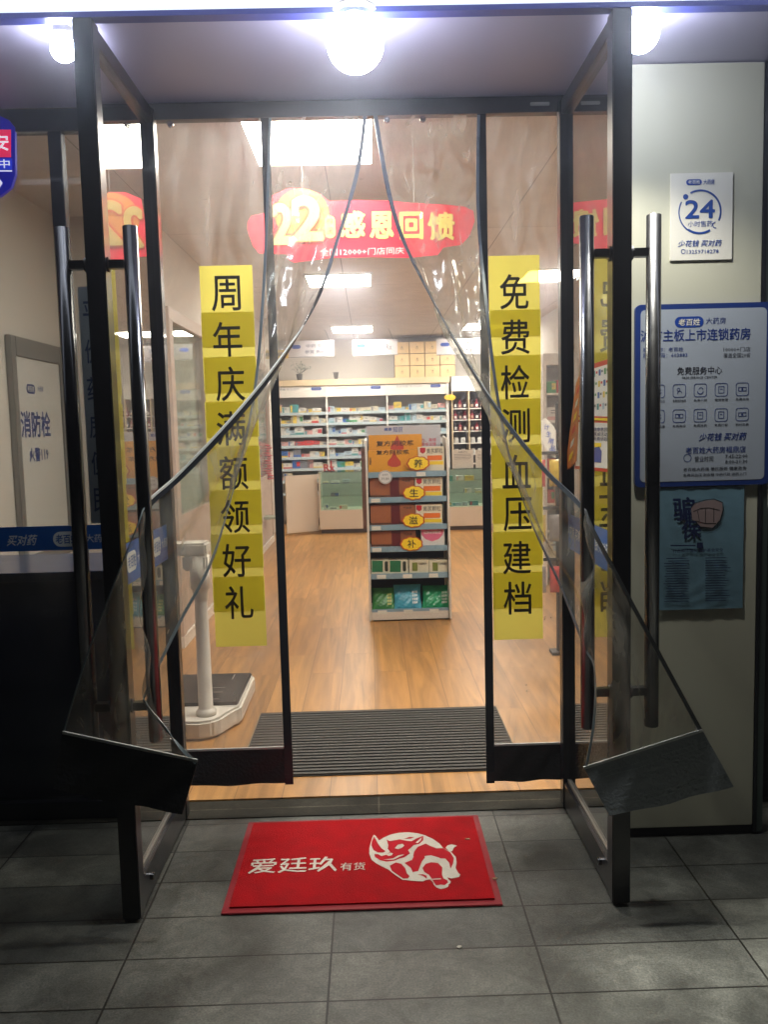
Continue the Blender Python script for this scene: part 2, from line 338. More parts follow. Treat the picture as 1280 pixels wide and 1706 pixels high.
# ------------------------------------------------------------------ ceiling light panels
pm = lamp_mat('panel_diffuser', (1.0, .94, .83), PANEL_E)
pm_near = lamp_mat('panel_diffuser_near', (1.0, .94, .83), PANEL_E * .55)
def ceiling_light(x0, x1, y0, y1, lab, pm=pm):
    t = thing('ceiling_light', lab, 'ceiling light', ((x0 + x1) / 2, (y0 + y1) / 2, 2.87), group='square light panels in the shop ceiling')
    f = .02
    obj('frame', MB().box(x0, x1, y0, y0 + f, 2.88, 2.898).box(x0, x1, y1 - f, y1, 2.88, 2.898).box(x0, x0 + f, y0 + f + .0005, y1 - f - .0005, 2.88, 2.898).box(x1 - f, x1, y0 + f + .0005, y1 - f - .0005, 2.88, 2.898), white, t)
    obj('diffuser', MB().box(x0 + f + .001, x1 - f - .001, y0 + f + .001, y1 - f - .001, 2.884, 2.897), pm, t)
ceiling_light(-.56, .07, .30, 1.46, 'large bright light panel just inside the door, above the red banner', pm_near)
ceiling_light(-.56, .07, 4.75, 5.45, 'light panel in the middle of the shop ceiling, below the banner in view')
ceiling_light(-.50, .10, 8.85, 9.62, 'light panel over the pharmacy counter, behind the hanging signs')
ceiling_light(1.48, 2.10, .90, 1.60, 'unseen added light panel just inside the shop behind the right window')  # panel out of view, added to light the rack front
ceiling_light(1.48, 2.10, 4.75, 5.45, 'light panel near the right wall, seen beside the yellow notice strip')
ceiling_light(1.38, 2.0, 8.85, 9.62, 'light panel over the right end of the pharmacy counter')

# ------------------------------------------------------------------ door frame and shop windows
df = thing('door_frame', 'dark metal frame around the open double door', 'door frame', (-.02, .0, 0))
obj('header', MB().box(-.83, .79, -.035, .045, 2.632, 2.678), dark, df, bevel=.003)
obj('jamb', MB().box(-.83, -.782, .004, .045, .006, 2.630), dark, df, bevel=.002)
obj('jamb', MB().box(.742, .79, .004, .045, .006, 2.630), dark, df, bevel=.002)
p = at(900, 178, Y=-.04); obj('latch', MB().box(p.x - .035, p.x + .035, -.045, -.0352, 2.640, 2.652), alu, df, bevel=.002)
def shop_window(lab, x0, x1, mull, side):
    t = thing('shop_window', lab, 'shop window', ((x0 + x1) / 2, .02, 0))
    obj('top_rail', MB().box(x0, x1, .0, .05, 2.60, 2.679), dark, t, bevel=.002)
    obj('bottom_rail', MB().box(x0, x1, -.01, .055, .006, .075), dark, t, bevel=.002)
    for m in mull: obj('mullion', MB().box(m - .024, m + .024, .001, .049, .0755, 2.5995), dark, t, bevel=.002)
    obj('glass', MB().box(x0, x1, .0215, .0275, .0755, 2.5995), wglass, t)
    return t
lw = shop_window('wide fixed window left of the door with a blue band across it', -3.2, -.832, [-2.6, -1.118], 0)
rw = shop_window('narrow fixed window right of the door, half behind the wall panel', .792, 3.2, [1.42], 1)
fc = fY(.0205)
b = obj('decal_band', MB().poly([fc.P(-3.1, 1.062), fc.P(-.835, 1.062), fc.P(-.835, 1.156), fc.P(-3.1, 1.156)], fc.n), M('band_blue', (.008, .09, .36), .3), lw)
mb = MB()
for k in range(4):
    sx = -.64 * k
    c = fc.px(111, 898); q = (c[0] + sx + (0 if k else 0), c[1])
    fc.mshape(mb, rrect(q[0], q[1], .105, .058, .028), .0006, white_ink)
    put_text(mb, '老百姓', fc.P(q[0], q[1], .0012), .085, .036, bold=.02, m=M('band_blue', (0, 0, 0)))
    put_text(mb, '买对药', fc.P(q[0] - .17, q[1], .0006), .11, .042, bold=.015, m=white_ink, shear=.25)
    put_text(mb, '大药房', fc.P(q[0] + .118, q[1], .0006), .09, .032, bold=.005, m=white_ink)
obj('lettering', mb, None, b, fix=False)
# shield shaped lit sign on the left window
f2 = fY(-.004)
sh = thing('shield_sign', 'glowing red and blue shield shaped sign at the left edge', 'sign', (-1.43, 0, 2.25))
shape = [(-58, 205), (-50, 192), (-16, 186), (14, 200), (24, 212), (25, 290), (18, 312), (0, 326), (-18, 334), (-40, 324), (-56, 300)]
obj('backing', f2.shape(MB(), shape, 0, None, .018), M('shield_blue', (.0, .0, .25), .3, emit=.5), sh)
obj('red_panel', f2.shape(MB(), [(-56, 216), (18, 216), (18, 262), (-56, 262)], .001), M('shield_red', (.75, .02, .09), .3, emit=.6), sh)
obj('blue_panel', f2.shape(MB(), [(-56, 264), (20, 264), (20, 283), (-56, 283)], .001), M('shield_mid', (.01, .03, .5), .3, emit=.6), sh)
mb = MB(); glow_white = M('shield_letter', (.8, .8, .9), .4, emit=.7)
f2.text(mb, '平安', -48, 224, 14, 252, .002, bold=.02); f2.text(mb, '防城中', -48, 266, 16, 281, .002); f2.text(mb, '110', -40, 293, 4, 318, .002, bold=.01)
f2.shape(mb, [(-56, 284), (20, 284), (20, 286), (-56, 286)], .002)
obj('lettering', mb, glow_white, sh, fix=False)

# ------------------------------------------------------------------ glass doors with pull handles
def glass_door(lab, sx, hx, texts):
    """sx +1: right hand door. Door leaf stands square to the shop front in the plane x = hx."""
    t = thing('glass_door', lab, 'glass door', (hx, 0, 0), group='pair of open glass doors')
    a, c = hx - .028, hx + .028
    obj('front_stile', MB().box(a, c, -.745, -.685, .012, 2.655), dark, t, bevel=.003)
    obj('hinge_stile', MB().box(a, c, -.062, -.010, .012, 2.655), dark, t, bevel=.003)
    obj('top_rail', MB().box(hx - .024, hx + .024, -.6845, -.0625, 2.600, 2.652), dark, t, bevel=.003)
    obj('bottom_rail', MB().box(hx - .024, hx + .024, -.6845, -.0625, .014, .115), dark, t, bevel=.003)
    gb = obj('glazing_bead', MB().box(hx - .012, hx - .0045, -.684, -.064, .116, .128).box(hx + .0045, hx + .012, -.684, -.064, .116, .128), alu, t)
    obj('glass', MB().box(hx - .004, hx + .004, -.6842, -.0628, .1155, 2.5995), glass, t)
    obj('floor_bolt', MB().tube((hx - sx * .0245, -.60, .075), (hx - sx * .036, -.60, .075), .012), steel, t)
    for s in (-1, 1):
        xb = hx + s * .098; z0, z1 = .568, 2.092
        h = obj('pull_handle', MB().tube((xb, -.722, z0), (xb, -.722, z1), .0215, 28), steel, t, bevel=.002, smooth=False)
        for p in h.data.polygons: p.use_smooth = abs(p.normal.z) < .5
        for z in (1.985, .68):
            obj('mount', MB().box(min(hx + s * .0285, xb - s * .018), max(hx + s * .0285, xb - s * .018), -.738, -.706, z - .012, z + .012).tube((hx + s * .0283, -.722, z), (hx + s * .036, -.722, z), .022, 20), dark, h, bevel=.002)
    fx = Face((hx - sx * .0046, 0, 0), (0, 1, 0) if sx < 0 else (0, -1, 0), (0, 0, 1), (-sx, 0, 0))
    ys = sorted((fx.P(1, 0).y, 0)); lo, hi = (-.684, -.064)
    mbb = MB(); mbb.poly([Vector((hx - sx * .0052, lo, 1.03)), Vector((hx - sx * .0052, hi, 1.03)), Vector((hx - sx * .0052, hi, 1.16)), Vector((hx - sx * .0052, lo, 1.16))], (-sx, 0, 0))
    b = obj('decal_band', mbb, M('band_blue', (.008, .09, .36), .3), t)
    mb = MB()
    for yc in (-.17, -.50):
        P = Vector((hx - sx * .0060, yc, 1.097)); u = Vector((0, 1, 0)) if sx < 0 else Vector((0, -1, 0))
        if texts == 0:
            mb.poly([P + u * a + Vector((0, 0, b_)) for a, b_ in rrect(-.055, 0, .105, .064, .02)], (-sx, 0, 0), 0, white_ink)
            put_text(mb, '老百姓', P + u * -.055 + Vector((-sx * .0006, 0, 0)), .088, .04, u, (0, 0, 1), .02, M('band_blue', (0, 0, 0)))
            put_text(mb, '大药房', P + u * .06, .095, .036, u, (0, 0, 1), .005, white_ink)
        else:
            put_text(mb, '少花钱 买对药', P, .24, .042, u, (0, 0, 1), .012, white_ink, shear=.2)
    obj('lettering', mb, None, b, fix=False)
    return t
glass_door('left open glass door with dark frame, curtain hooked over its handle', -1, -.770, 0)
glass_door('right open glass door, standing in front of the beige wall panel', 1, .744, 1)

# ------------------------------------------------------------------ soft door curtains
HY = -.012
strip_m = M('magnet_strip', (.10, .12, .15), .28, var=.2)
strip_b = M('magnet_strip_black', (.022, .026, .034), .22, var=.2)
def curve_at(pts, t):
    """Catmull-Rom through pts"""
    n = len(pts) - 1; x = min(max(t, 0), 1) * n; i = min(int(x), n - 1); f = x - i
    p0, p1, p2, p3 = pts[max(i - 1, 0)], pts[i], pts[i + 1], pts[min(i + 2, n)]
    return .5 * ((2 * p1) + (p2 - p0) * f + (2 * p0 - 5 * p1 + 4 * p2 - p3) * f * f + (3 * p1 - p0 - 3 * p2 + p3) * f ** 3)
def ribbon(pts, other, width, th, n=60, mb=None, t0=0, t1=1):
    """flat strip along an edge, lying over the sheet towards the other edge"""
    mb = mb or MB(); c = [curve_at(pts, t0 + (t1 - t0) * i / n) for i in range(n + 1)]; oc = [curve_at(other, t0 + (t1 - t0) * i / n) for i in range(n + 1)]
    vs = []
    for i in range(n + 1):
        tg = (c[min(i + 1, n)] - c[max(i - 1, 0)]).normalized(); wv = oc[i] - c[i]
        wv = (wv - tg * wv.dot(tg)); wv = wv.normalized() if wv.length > 1e-4 else Vector((1, 0, 0)); nr = tg.cross(wv)
        if nr.y > 0: nr = -nr
        for a, b in ((0, -th / 2), (0, th / 2), (width, th / 2), (width, -th / 2)): vs.append(c[i] + wv * a + nr * b)
    fs = [(i * 4 + k, i * 4 + (k + 1) % 4, (i + 1) * 4 + (k + 1) % 4, (i + 1) * 4 + k) for i in range(n) for k in range(4)] + [(0, 1, 2, 3), (4 * n + 3, 4 * n + 2, 4 * n + 1, 4 * n)]
    return mb.add(vs, fs)
def edge3(spec): return [at(px, py, Y=y) for px, py, y in spec]
def curtain(name, lab, E1, E2, plate, fold, mat, strips, ph=0, hem=None):
    t = thing(name, lab, 'door curtain', (E1[0] + E2[0]) / 2, group='clear plastic strips of the door curtain')
    def fn(u, v):
        a = curve_at(E1, v); b = curve_at(E2, v); p = a.lerp(b, u); w_ = (b - a); tg = curve_at(E1, min(v + .02, 1)) - curve_at(E1, max(v - .02, 0))
        n = w_.cross(tg); n = n.normalized() if n.length > 1e-6 else Vector((0, -1, 0))
        env = math.sin(math.pi * u) ** .5 * min(1, v * 5) * min(1, (1 - v) * 8)
        return p + n * fold * env * (math.sin(u * 15 + ph + v * 5) * .5 + math.sin(u * 8 - v * 9 + ph) * .5 + .3 * math.sin(v * 40 + u * 5))
    obj('clear_sheet', MB().grid(fn, 30, 90), mat, t, smooth=True, fix=False)
    for (A, B, wd, th, m, nm, *tt) in strips: obj(nm, ribbon(A, B, wd, th, t0=tt[0] if tt else 0, t1=tt[1] if tt else 1), m, t, smooth=False)
    if plate:
        P = [Vector(p) for p in plate]; n = (P[1] - P[0]).cross(P[3] - P[0]).normalized()
        if n.y > 0: n = -n
        def hp(s_):
            def fn(u, v):
                q = P[0].lerp(P[1], u).lerp(P[3].lerp(P[2], u), v); sag = .010 * math.sin(math.pi * u) * v
                return q + n * (s_ * .004 + .007 * math.sin(u * 5 + 1 + v) * v + .002 * math.sin(u * 17 + v * 6)) + Vector((0, 0, -sag + .0025 * math.sin(u * 11) * v))
            return fn
        hm_ = MB().grid(hp(1), 28, 8).grid(hp(-1), 28, 8)
        for vv in (0, 1): hm_.grid(lambda u, v: hp(1)(u, vv).lerp(hp(-1)(u, vv), v), 28, 1)
        for uu in (0, 1): hm_.grid(lambda u, v: hp(1)(uu, u).lerp(hp(-1)(uu, u), v), 8, 1)
        pl = obj('weighted_hem', hm_, M('hem_rubber_lit' if hem else 'hem_rubber', hem or (.020, .022, .026), .45, bump=.5, scale=16), t, smooth=False)  # right hem and thread paler: lamp light painted into their colour
        c0 = P[0].lerp(P[3], .18) + n * .0045; c1 = P[1].lerp(P[2], .18) + n * .0045; d0 = P[0].lerp(P[3], .8) + n * .0045; d1 = P[1].lerp(P[2], .8) + n * .0045
        up = (P[0] - P[3]).normalized() * .0012
        st = MB()
        for vv in (.16, .24, .74, .82):
            for k in range(40):
                if (k * 7 + int(vv * 50)) % 11: st.add([hp(1)(k / 40, vv) + n * .001, hp(1)((k + .7) / 40, vv) + n * .001, hp(1)((k + .7) / 40, vv + .012) + n * .001, hp(1)(k / 40, vv + .012) + n * .001], [(0, 1, 2, 3)])
        obj('stitching', st, M('hem_thread_lit' if hem else 'hem_thread', (.34, .38, .40) if hem else (.035, .04, .045), .6), pl)
        obj('hem_welt', MB().poly([P[0] + n * .006, P[1] + n * .006, P[1] + n * .007 + up * 7, P[0] + n * .007 + up * 7], n, .007), M('welt_highlight', (.55, .57, .57), .35), pl)  # welt paled to paint a highlight along the hem top
    return t
# outer strips hang straight
def outer(lab, x0, x1, xs, z0, z1, ph):
    E1 = [Vector((x0, HY + .010, 2.632)), Vector((x0, HY + .010, 1.4)), Vector((x0, HY + .010, z1))]
    E2 = [Vector((x1, HY + .010, 2.632)), Vector((x1 , HY + .010, 1.4)), Vector((x1, HY + .010, z1))]
    pl = [(x0, HY + .01, z1), (x1, HY + .01, z1), (x1, HY + .01, z0), (x0, HY + .01, z0)]
    edge, oth = (E2, E1) if xs > 0 else (E1, E2)
    edge = [edge[0], edge[1], edge[2] + Vector((0, 0, z0 - z1 - .01))]; oth = [oth[0], oth[1], oth[2] + Vector((0, 0, z0 - z1 - .01))]
    e2 = [p + Vector((0, -.005, 0)) for p in edge]; o2 = [p + Vector((0, -.005, 0)) for p in oth]
    return curtain('door_curtain', lab, E1, E2, pl, .004, pvc, [(e2, o2, .032, .005, strip_b, 'magnet_strip')], ph)
outer('outer left curtain strip hanging straight, with the left yellow notice column', -.778, -.333, 1, .128, .262, 0)
outer('outer right curtain strip hanging straight, with the right yellow notice column', .425, .738, -1, .108, .246, 1.3)
# inner strips are pulled aside and hooked behind the door handles
up_n = lambda spec: [(x, y, -.03 - .69 * (i / (len(spec) - 1)) ** 1.15) for i, (x, y) in enumerate(spec)]
R1 = edge3(up_n([(612, 192), (598, 290), (567, 395), (530, 500), (462, 607), (382, 704), (300, 790), (247, 838)]) + [(226, 880, -.775), (150, 1075, -.80), (104, 1222, -.82)])
R2 = edge3(up_n([(448, 192), (443, 350), (436, 500), (424, 640), (402, 760), (358, 925), (300, 1040), (247, 1150)]) + [(243, 1175, -.775), (285, 1225, -.80), (329, 1268, -.82)])
plateL = [at(104, 1222, Y=-.82), at(329, 1269, Y=-.82), at(304, 1354, Y=-.83), at(90, 1312, Y=-.83)]
off = Vector((0, -.004, 0))
wm = M('strip_highlight', (.62, .64, .64), .25)  # pale edge painted as the highlight on the swept magnet strip
curtain('door_curtain', 'inner left curtain strip pulled aside over the left door handle', R2, R1, plateL, .022, pvc2,
        [([p + off for p in R1], R2, .016, .004, strip_b, 'magnet_strip', .28, .71), ([p + off for p in R1], R2, .014, .003, M('strip_grey', (.20, .21, .24), .3), 'magnet_strip', 0, .279), ([p + off * 2 for p in R1], [p - (q - p) for p, q in zip(R1, R2)], .007, .005, wm, 'edge_highlight', .34, .70),
         ([p + off for p in R1], R2, .004, .003, M('strip_pale', (.16, .20, .22), .3), 'sheet_edge', .715, 1), ([p + off for p in R2], R1, .010, .003, M('strip_pale', (.16, .20, .22), .3), 'side_strip')], .5)
L1 = edge3(up_n([(622, 192), (640, 300), (663, 385), (702, 466), (760, 570), (830, 680), (905, 775), (968, 838)]) + [(990, 880, -.775), (1062, 1015, -.80), (1172, 1218, -.82)])
L2 = edge3(up_n([(800, 192), (799, 350), (812, 500), (828, 640), (850, 760), (885, 870), (932, 975), (972, 1075)]) + [(990, 1115, -.775), (988, 1200, -.80), (974, 1281, -.82)])
plateR = [at(974, 1281, Y=-.82), at(1172, 1218, Y=-.82), at(1222, 1308, Y=-.83), at(1015, 1357, Y=-.83)]
curtain('door_curtain', 'inner right curtain strip pulled aside over the right door handle', L1, L2, plateR, .026, pvc2,
        [([p + off for p in L1], L2, .015, .004, strip_m, 'magnet_strip', 0, .71), ([p + off for p in L1], L2, .012, .003, M('strip_ribbed', (.10, .11, .12), .35, bump=.6, scale=60), 'magnet_strip', .712, 1), ([p + off for p in L2], L1, .011, .003, strip_m, 'side_strip', 0, .70), ([p + off for p in L2], L1, .007, .003, M('strip_pale', (.16, .20, .22), .3), 'sheet_edge', .71, 1)], 2.2, hem=(.24, .27, .30))
# header hem of the curtain with fixings
ch = thing('curtain_rail', 'dark rail with screw fixings that carries the plastic curtain strips', 'curtain rail', (0, -.04, 2.62))
obj('rail', MB().box(-.778, .738, -.040, -.0355, 2.618, 2.668), dark, ch, bevel=.001)
for px in (283, 645, 705):
    p = at(px, 205, Y=-.03); obj('grommet', MB().tube((p.x, -.020, 2.606), (p.x, -.032, 2.606), .011, 16).tube((p.x, -.032, 2.606), (p.x, -.036, 2.606), .005, 12), steel, ch)

# ------------------------------------------------------------------ yellow notice columns
def paper_mat():
    m = bpy.data.materials.new('yellow_paper'); m.use_nodes = True; N = m.node_tree.nodes; L = m.node_tree.links; N.remove(N['Principled BSDF'])
    d = N.new('ShaderNodeBsdfDiffuse'); t = N.new('ShaderNodeBsdfTranslucent'); tr = N.new('ShaderNodeBsdfTransparent')
    col = (.52, .49, .08, 1); d.inputs[0].default_value = col; t.inputs[0].default_value = (.64, .60, .13, 1); tr.inputs[0].default_value = (.9, .85, .2, 1)
    a = N.new('ShaderNodeMixShader'); a.inputs[0].default_value = .80; L.new(d.outputs[0], a.inputs[1]); L.new(t.outputs[0], a.inputs[2])
    b = N.new('ShaderNodeMixShader'); b.inputs[0].default_value = .06; L.new(a.outputs[0], b.inputs[1]); L.new(tr.outputs[0], b.inputs[2]); L.new(b.outputs[0], N['Material Output'].inputs[0]); return m
ypm = paper_mat(); yink = M('brush_ink', (.010, .008, .004), .6)
def notice(lab, chars, xl, xr, ztop, zbot, cz, dxs):
    t = thing('notice_column', lab, 'notice', ((xl + xr) / 2, -.010, zbot), group='yellow notice columns on the curtain')
    n = len(chars)
    for i, ch_ in enumerate(chars):
        z1 = ztop if i == 0 else cz[i] + .100; z0 = max(z1 - .297, zbot)
        y = -.0075 - .0010 * i; jl = random.uniform(-.003, .003)
        a, c = xl + jl + dxs * i, xr + jl + dxs * i
        def fn(u, v): return Vector((a + (c - a) * u, y - .0004 * math.sin(math.pi * u), z0 + (z1 - z0) * v))
        s = obj('paper_sheet', MB().grid(fn, 8, 8), ypm, t, fix=False)
        put = MB(); put_text(put, ch_, Vector(((a + c) / 2 - .002, -.0165, cz[i])), .108, .128, bold=.012); obj('character', put, yink, s, fix=False)
fz = lambda ys, px: [at(px, y, Y=0).z for y in ys]
notice('left yellow notice column reading 周年庆满额领好礼 in black', '周年庆满额领好礼', -.610, -.415, 2.107, .676, fz([490, 566, 640, 714, 788, 860, 933, 1003], 378), 0)
notice('right yellow notice column reading 免费检测血压建档 in black', '免费检测血压建档', .462, .652, 2.120, .672, fz([487, 562, 637, 709, 785, 856, 928, 995], 862), 0)

# ------------------------------------------------------------------ right wall panel with signs
wp = thing('wall_panel', 'tall beige metal wall panel right of the door carrying three signs', 'wall panel', (1.12, -.24, 0))
obj('cladding', MB().box(.888, 1.350, -.300, -.19, .035, 2.676), M('beige_cladding', S(196, 194, 176), .55, 0, var=.03, scale=1.5, bump=.03, bscale=200), wp, bevel=.003)
obj('plinth', MB().box(.892, 1.346, -.292, -.19, .003, .0345), black, wp)
obj('edge_trim', MB().box(1.3505, 1.362, -.305, -.185, .01, 2.676), dark, wp)
obj('edge_trim', MB().box(1.3625, 1.385, -.300, -.185, .01, 2.676), M('green_trim', (.13, .17, .16), .3, .6), wp)
PF = -.300
gc = thing('added_cabinet', 'added dark grey cabinet darkening the right window beyond the wall panel', 'cabinet', (1.9, .4, .01))  # cabinet added to keep the low view through this window dark
obj('body', MB().box(1.38, 2.3, .10, .60, .0305, 1.12), M('grey_lacquer', (.05, .06, .06), .4), gc, bevel=.003); obj('top', MB().box(1.37, 2.31, .09, .61, 1.1205, 1.15), M('grey_top', (.35, .38, .36), .35), gc, bevel=.003); obj('plinth', MB().box(1.40, 2.28, .12, .58, .0105, .030), black, gc)
# 24 hour sign
f = fY(PF - .008); s24 = thing('opening_sign', 'small white square sign with big 24 in a blue ring', 'sign', at(1167, 432, Y=PF))
p0 = at(1117, 290, Y=PF); p1 = at(1219, 433, Y=PF)
obj('board', MB().box(p0.x, p1.x, PF - .008, PF - .0005, p1.z, p0.z), offwhite, s24, bevel=.001)
f = fY(PF - .0085); mb = MB()
f.pill(mb, 1144, 299, 1170, 308, .001); obj('logo', mb, blue, s24, fix=False)
mb = MB(); f.text(mb, '老百姓', 1147, 300.5, 1167, 306.5, .002, bold=.01); obj('lettering', mb, white_ink, s24, fix=False)
mb = MB(); f.text(mb, '大药房', 1173, 299, 1191, 307.5, .001)
f.text(mb, '24', 1142, 333, 1192, 364, .001, bold=.035); f.text(mb, '小时售药', 1147, 368, 1188, 378, .001, bold=.005)
f.text(mb, '少花钱 买对药', 1131, 400, 1203, 411, .001, bold=.015, shear=.2); f.text(mb, '13259718278', 1145, 416, 1198, 422.5, .001, bold=.01)
c = f.px(1167, 353); r = (f.px(1203, 353)[0] - c[0])
def arc(mb, f, c, r, w_, a0, a1, h=.001, n=28, m=None):
    P = [(c[0] + r * math.cos(math.radians(a0 + (a1 - a0) * i / n)), c[1] + r * math.sin(math.radians(a0 + (a1 - a0) * i / n))) for i in range(n + 1)]
    Q = [(c[0] + (r - w_) * math.cos(math.radians(a0 + (a1 - a0) * i / n)), c[1] + (r - w_) * math.sin(math.radians(a0 + (a1 - a0) * i / n))) for i in range(n + 1)]
    for i in range(n): mb.poly([f.P(*P[i], h), f.P(*P[i + 1], h), f.P(*Q[i + 1], h), f.P(*Q[i], h)], f.n, 0, m)
arc(mb, f, c, r, .006, -25, 118); arc(mb, f, c, r, .004, 152, 235); arc(mb, f, c, r, .007, 235, 300)
q = f.px(1143, 328); arc(mb, f, q, .009, .0089, 0, 360, n=14); q = f.px(1193, 375); arc(mb, f, q, .011, .003, 90, 280, n=14)
q = f.px(1139, 419); arc(mb, f, q, .008, .002, 0, 360, n=14)
obj('print', mb, M('print_blue', (.01, .06, .30), .4), s24, fix=False)
# information board
p0 = at(1057, 509, Y=PF); p1 = at(1279, 806, Y=PF)
ib = thing('information_board', 'large white board with blue border, ten line icons and printed text', 'information board', (1.14, PF, p1.z))
f = fY(PF - .0155); cx, cz_ = (p0.x + p1.x) / 2, (p0.z + p1.z) / 2; wd, ht = p1.x - p0.x, p0.z - p1.z
obj('border', fY(PF - .015).mshape(MB(), rrect(cx, cz_, wd, ht, .02), 0, None, .0145), M('border_blue', (.010, .035, .19), .35), ib)
obj('face', f.mshape(MB(), rrect(cx, cz_, wd - .036, ht - .036, .016), .0006), M('board_face', S(168, 176, 190), .3, var=.03), ib)
mb = MB(); f.pill(mb, 1125, 528, 1173, 545, .0015); obj('logo', mb, blue, ib, fix=False)
mb = MB(); f.text(mb, '老百姓', 1131, 531, 1167, 542.5, .0025, bold=.02, shear=.1); obj('lettering', mb, offwhite, ib, fix=False)
mb = MB(); g = MB(); H = .0015
f.text(mb, '大药房', 1177, 529, 1210, 540, H, bold=.005); f.text(mb, '沪市主板上市连锁药房', 1068, 548, 1251, 568, H, bold=.02)
f.text(mb, '股票简称：老百姓', 1072, 579, 1139, 586, H, bold=.008); f.text(mb, '股票代码：603883', 1072, 588, 1146, 596, H, bold=.008)
f.text(mb, '少花钱 买对药', 1166, 721, 1244, 734, H, bold=.02, shear=.2); f.text(mb, '老百姓大药房福鼎店', 1143, 744, 1243, 755, H, bold=.012)
q = f.px(1146, 763); arc(mb, f, q, .014, .002, 0, 360, H, 18)
f.text(g, '10000+门店', 1206, 578, 1251, 586, H, bold=.004); f.text(g, '覆盖全国20省', 1206, 588, 1251, 596, H, bold=.004)
f.text(g, '免费服务中心', 1129, 611, 1204, 624, H, bold=.012); f.text(g, 'FREE SERVICE CENTER', 1137, 627, 1196, 631, H)
f.text(g, '7:45-22:00', 1209, 757, 1246, 763, H); f.text(g, '8:00-21:30', 1209, 766, 1246, 772, H)
f.text(g, '营业时间', 1158, 760, 1189, 769, H); f.text(g, '老百姓大药房 便民服务 健康咨询', 1139, 778, 1244, 784, H); f.text(g, '免费测血压 测血糖 中药代煎 送药上门', 1139, 788, 1244, 793, H)
caps = ['免费测血压', '免费用药指导', '免费代煎', '慢病管理', '免费充电', '免费测血糖', '免费雨伞', '免费送药', '免费打粉', '积分兑换']
for i, cpt in enumerate(caps):
    X = 1097.5 + 35 * (i % 5) - .3 * (i // 5); Yp = (652 if i < 5 else 694) - .9 * (i % 5)
    c = f.px(X, Yp); s_ = .0225
    R_o = rrect(c[0], c[1], 2 * s_, 2 * s_, .009); R_i = rrect(c[0], c[1], 2 * s_ - .004, 2 * s_ - .004, .0075)
    for k in range(len(R_o)):
        j = (k + 1) % len(R_o); mb.poly([f.P(*R_o[k], H), f.P(*R_o[j], H), f.P(*R_i[j], H), f.P(*R_i[k], H)], f.n)
    kind = i % 5
    if i in (0, 2, 5): arc(mb, f, (c[0], c[1] - .003), .011, .0025, 180, 360, H, 12); arc(mb, f, (c[0] + .002, c[1] + .002), .008, .002, 0, 180, H, 10)
    elif i in (1,): arc(mb, f, (c[0] - .003, c[1] + .004), .006, .002, 0, 360, H, 12); arc(mb, f, (c[0] + .001, c[1] - .008), .008, .002, 0, 200, H, 10)
    elif i in (3, 7, 8):
        for a_, b_, w1, h1 in ((0, .011, .018, .002), (0, -.011, .018, .002), (-.009, 0, .002, .024), (.009, 0, .002, .024), (0, .002, .009, .002)):
            f.mshape(mb, [(c[0] + a_ - w1 / 2, c[1] + b_ - h1 / 2), (c[0] + a_ + w1 / 2, c[1] + b_ - h1 / 2), (c[0] + a_ + w1 / 2, c[1] + b_ + h1 / 2), (c[0] + a_ - w1 / 2, c[1] + b_ + h1 / 2)], H)
    else:
        for a_, b_, w1, h1 in ((0, .006, .026, .002), (0, -.006, .026, .002), (-.013, 0, .002, .014), (.013, 0, .002, .014), (0, 0, .006, .006)):
            f.mshape(mb, [(c[0] + a_ - w1 / 2, c[1] + b_ - h1 / 2), (c[0] + a_ + w1 / 2, c[1] + b_ - h1 / 2), (c[0] + a_ + w1 / 2, c[1] + b_ + h1 / 2), (c[0] + a_ - w1 / 2, c[1] + b_ + h1 / 2)], H)
    f.text(g, cpt, X - 11, Yp + 14.5, X + 11, Yp + 19, H)
obj('print', mb, M('print_navy', (.010, .035, .20), .4), ib, fix=False); obj('small_print', g, M('print_dark', (.02, .022, .035), .4), ib, fix=False)
# blue film poster
pp0 = at(1093, 813, Y=PF); pp1 = at(1236, 1012, Y=PF)
po = thing('poster', 'crumpled blue plastic poster showing a fist, below the information board', 'poster', ((pp0.x + pp1.x) / 2, PF, pp1.z))
def wrinkle(a, b): return 0.0005 * math.sin(b * 47 + 5 * math.sin(b * 7) + 4 * math.sin(a * 5 + b * 3)) * (.4 + .6 * (1 - b)) * math.sin(a * 3.1) + .012 * max(0, b - .9) * math.sin(a * 7) ** 2 + .0006 * math.sin(a * 33 + b * 18)
def pfn(u, v): return Vector((pp0.x + (pp1.x - pp0.x) * u, PF - .010 - wrinkle(u, v), pp1.z + (pp0.z - pp1.z) * v))
obj('film', MB().grid(pfn, 40, 90), M('poster_film', (.15, .27, .35), .3, var=.2, scale=5, bump=.12, bscale=28), po, smooth=True, fix=False)
f = fY(PF - .014); mb = MB()
f.text(mb, '骗', 1122, 828, 1160, 868, 0, bold=.03, shear=-.1); f.text(mb, '保', 1136, 866, 1170, 898, 0, bold=.03); f.pill(mb, 1162, 904, 1172, 913, 0, rr=.1)
for k in range(18):
    y = 930 + 4.2 * k; xo = random.uniform(0, 8)
    f.shape(mb, [(1106 + xo, y), (1150 - random.uniform(0, 14), y - .6), (1150, y + .7), (1106 + xo, y + 1.3)], 0); f.shape(mb, [(1176, y - 1), (1220 - random.uniform(0, 20), y - 1.6), (1220 - random.uniform(0, 12), y - .3), (1176, y + .3)], 0)
f.text(mb, '打击欺诈骗保 维护基金安全', 1122, 914, 1206, 920, 0, bold=.01)
f.shape(mb, [(1118, 908), (1160, 908), (1160, 910), (1118, 910)], 0, None); obj('print', mb, M('poster_ink', (.006, .015, .07), .4), po, fix=False)
mb = MB(); skin = M('poster_fist', (.30, .22, .22), .4)
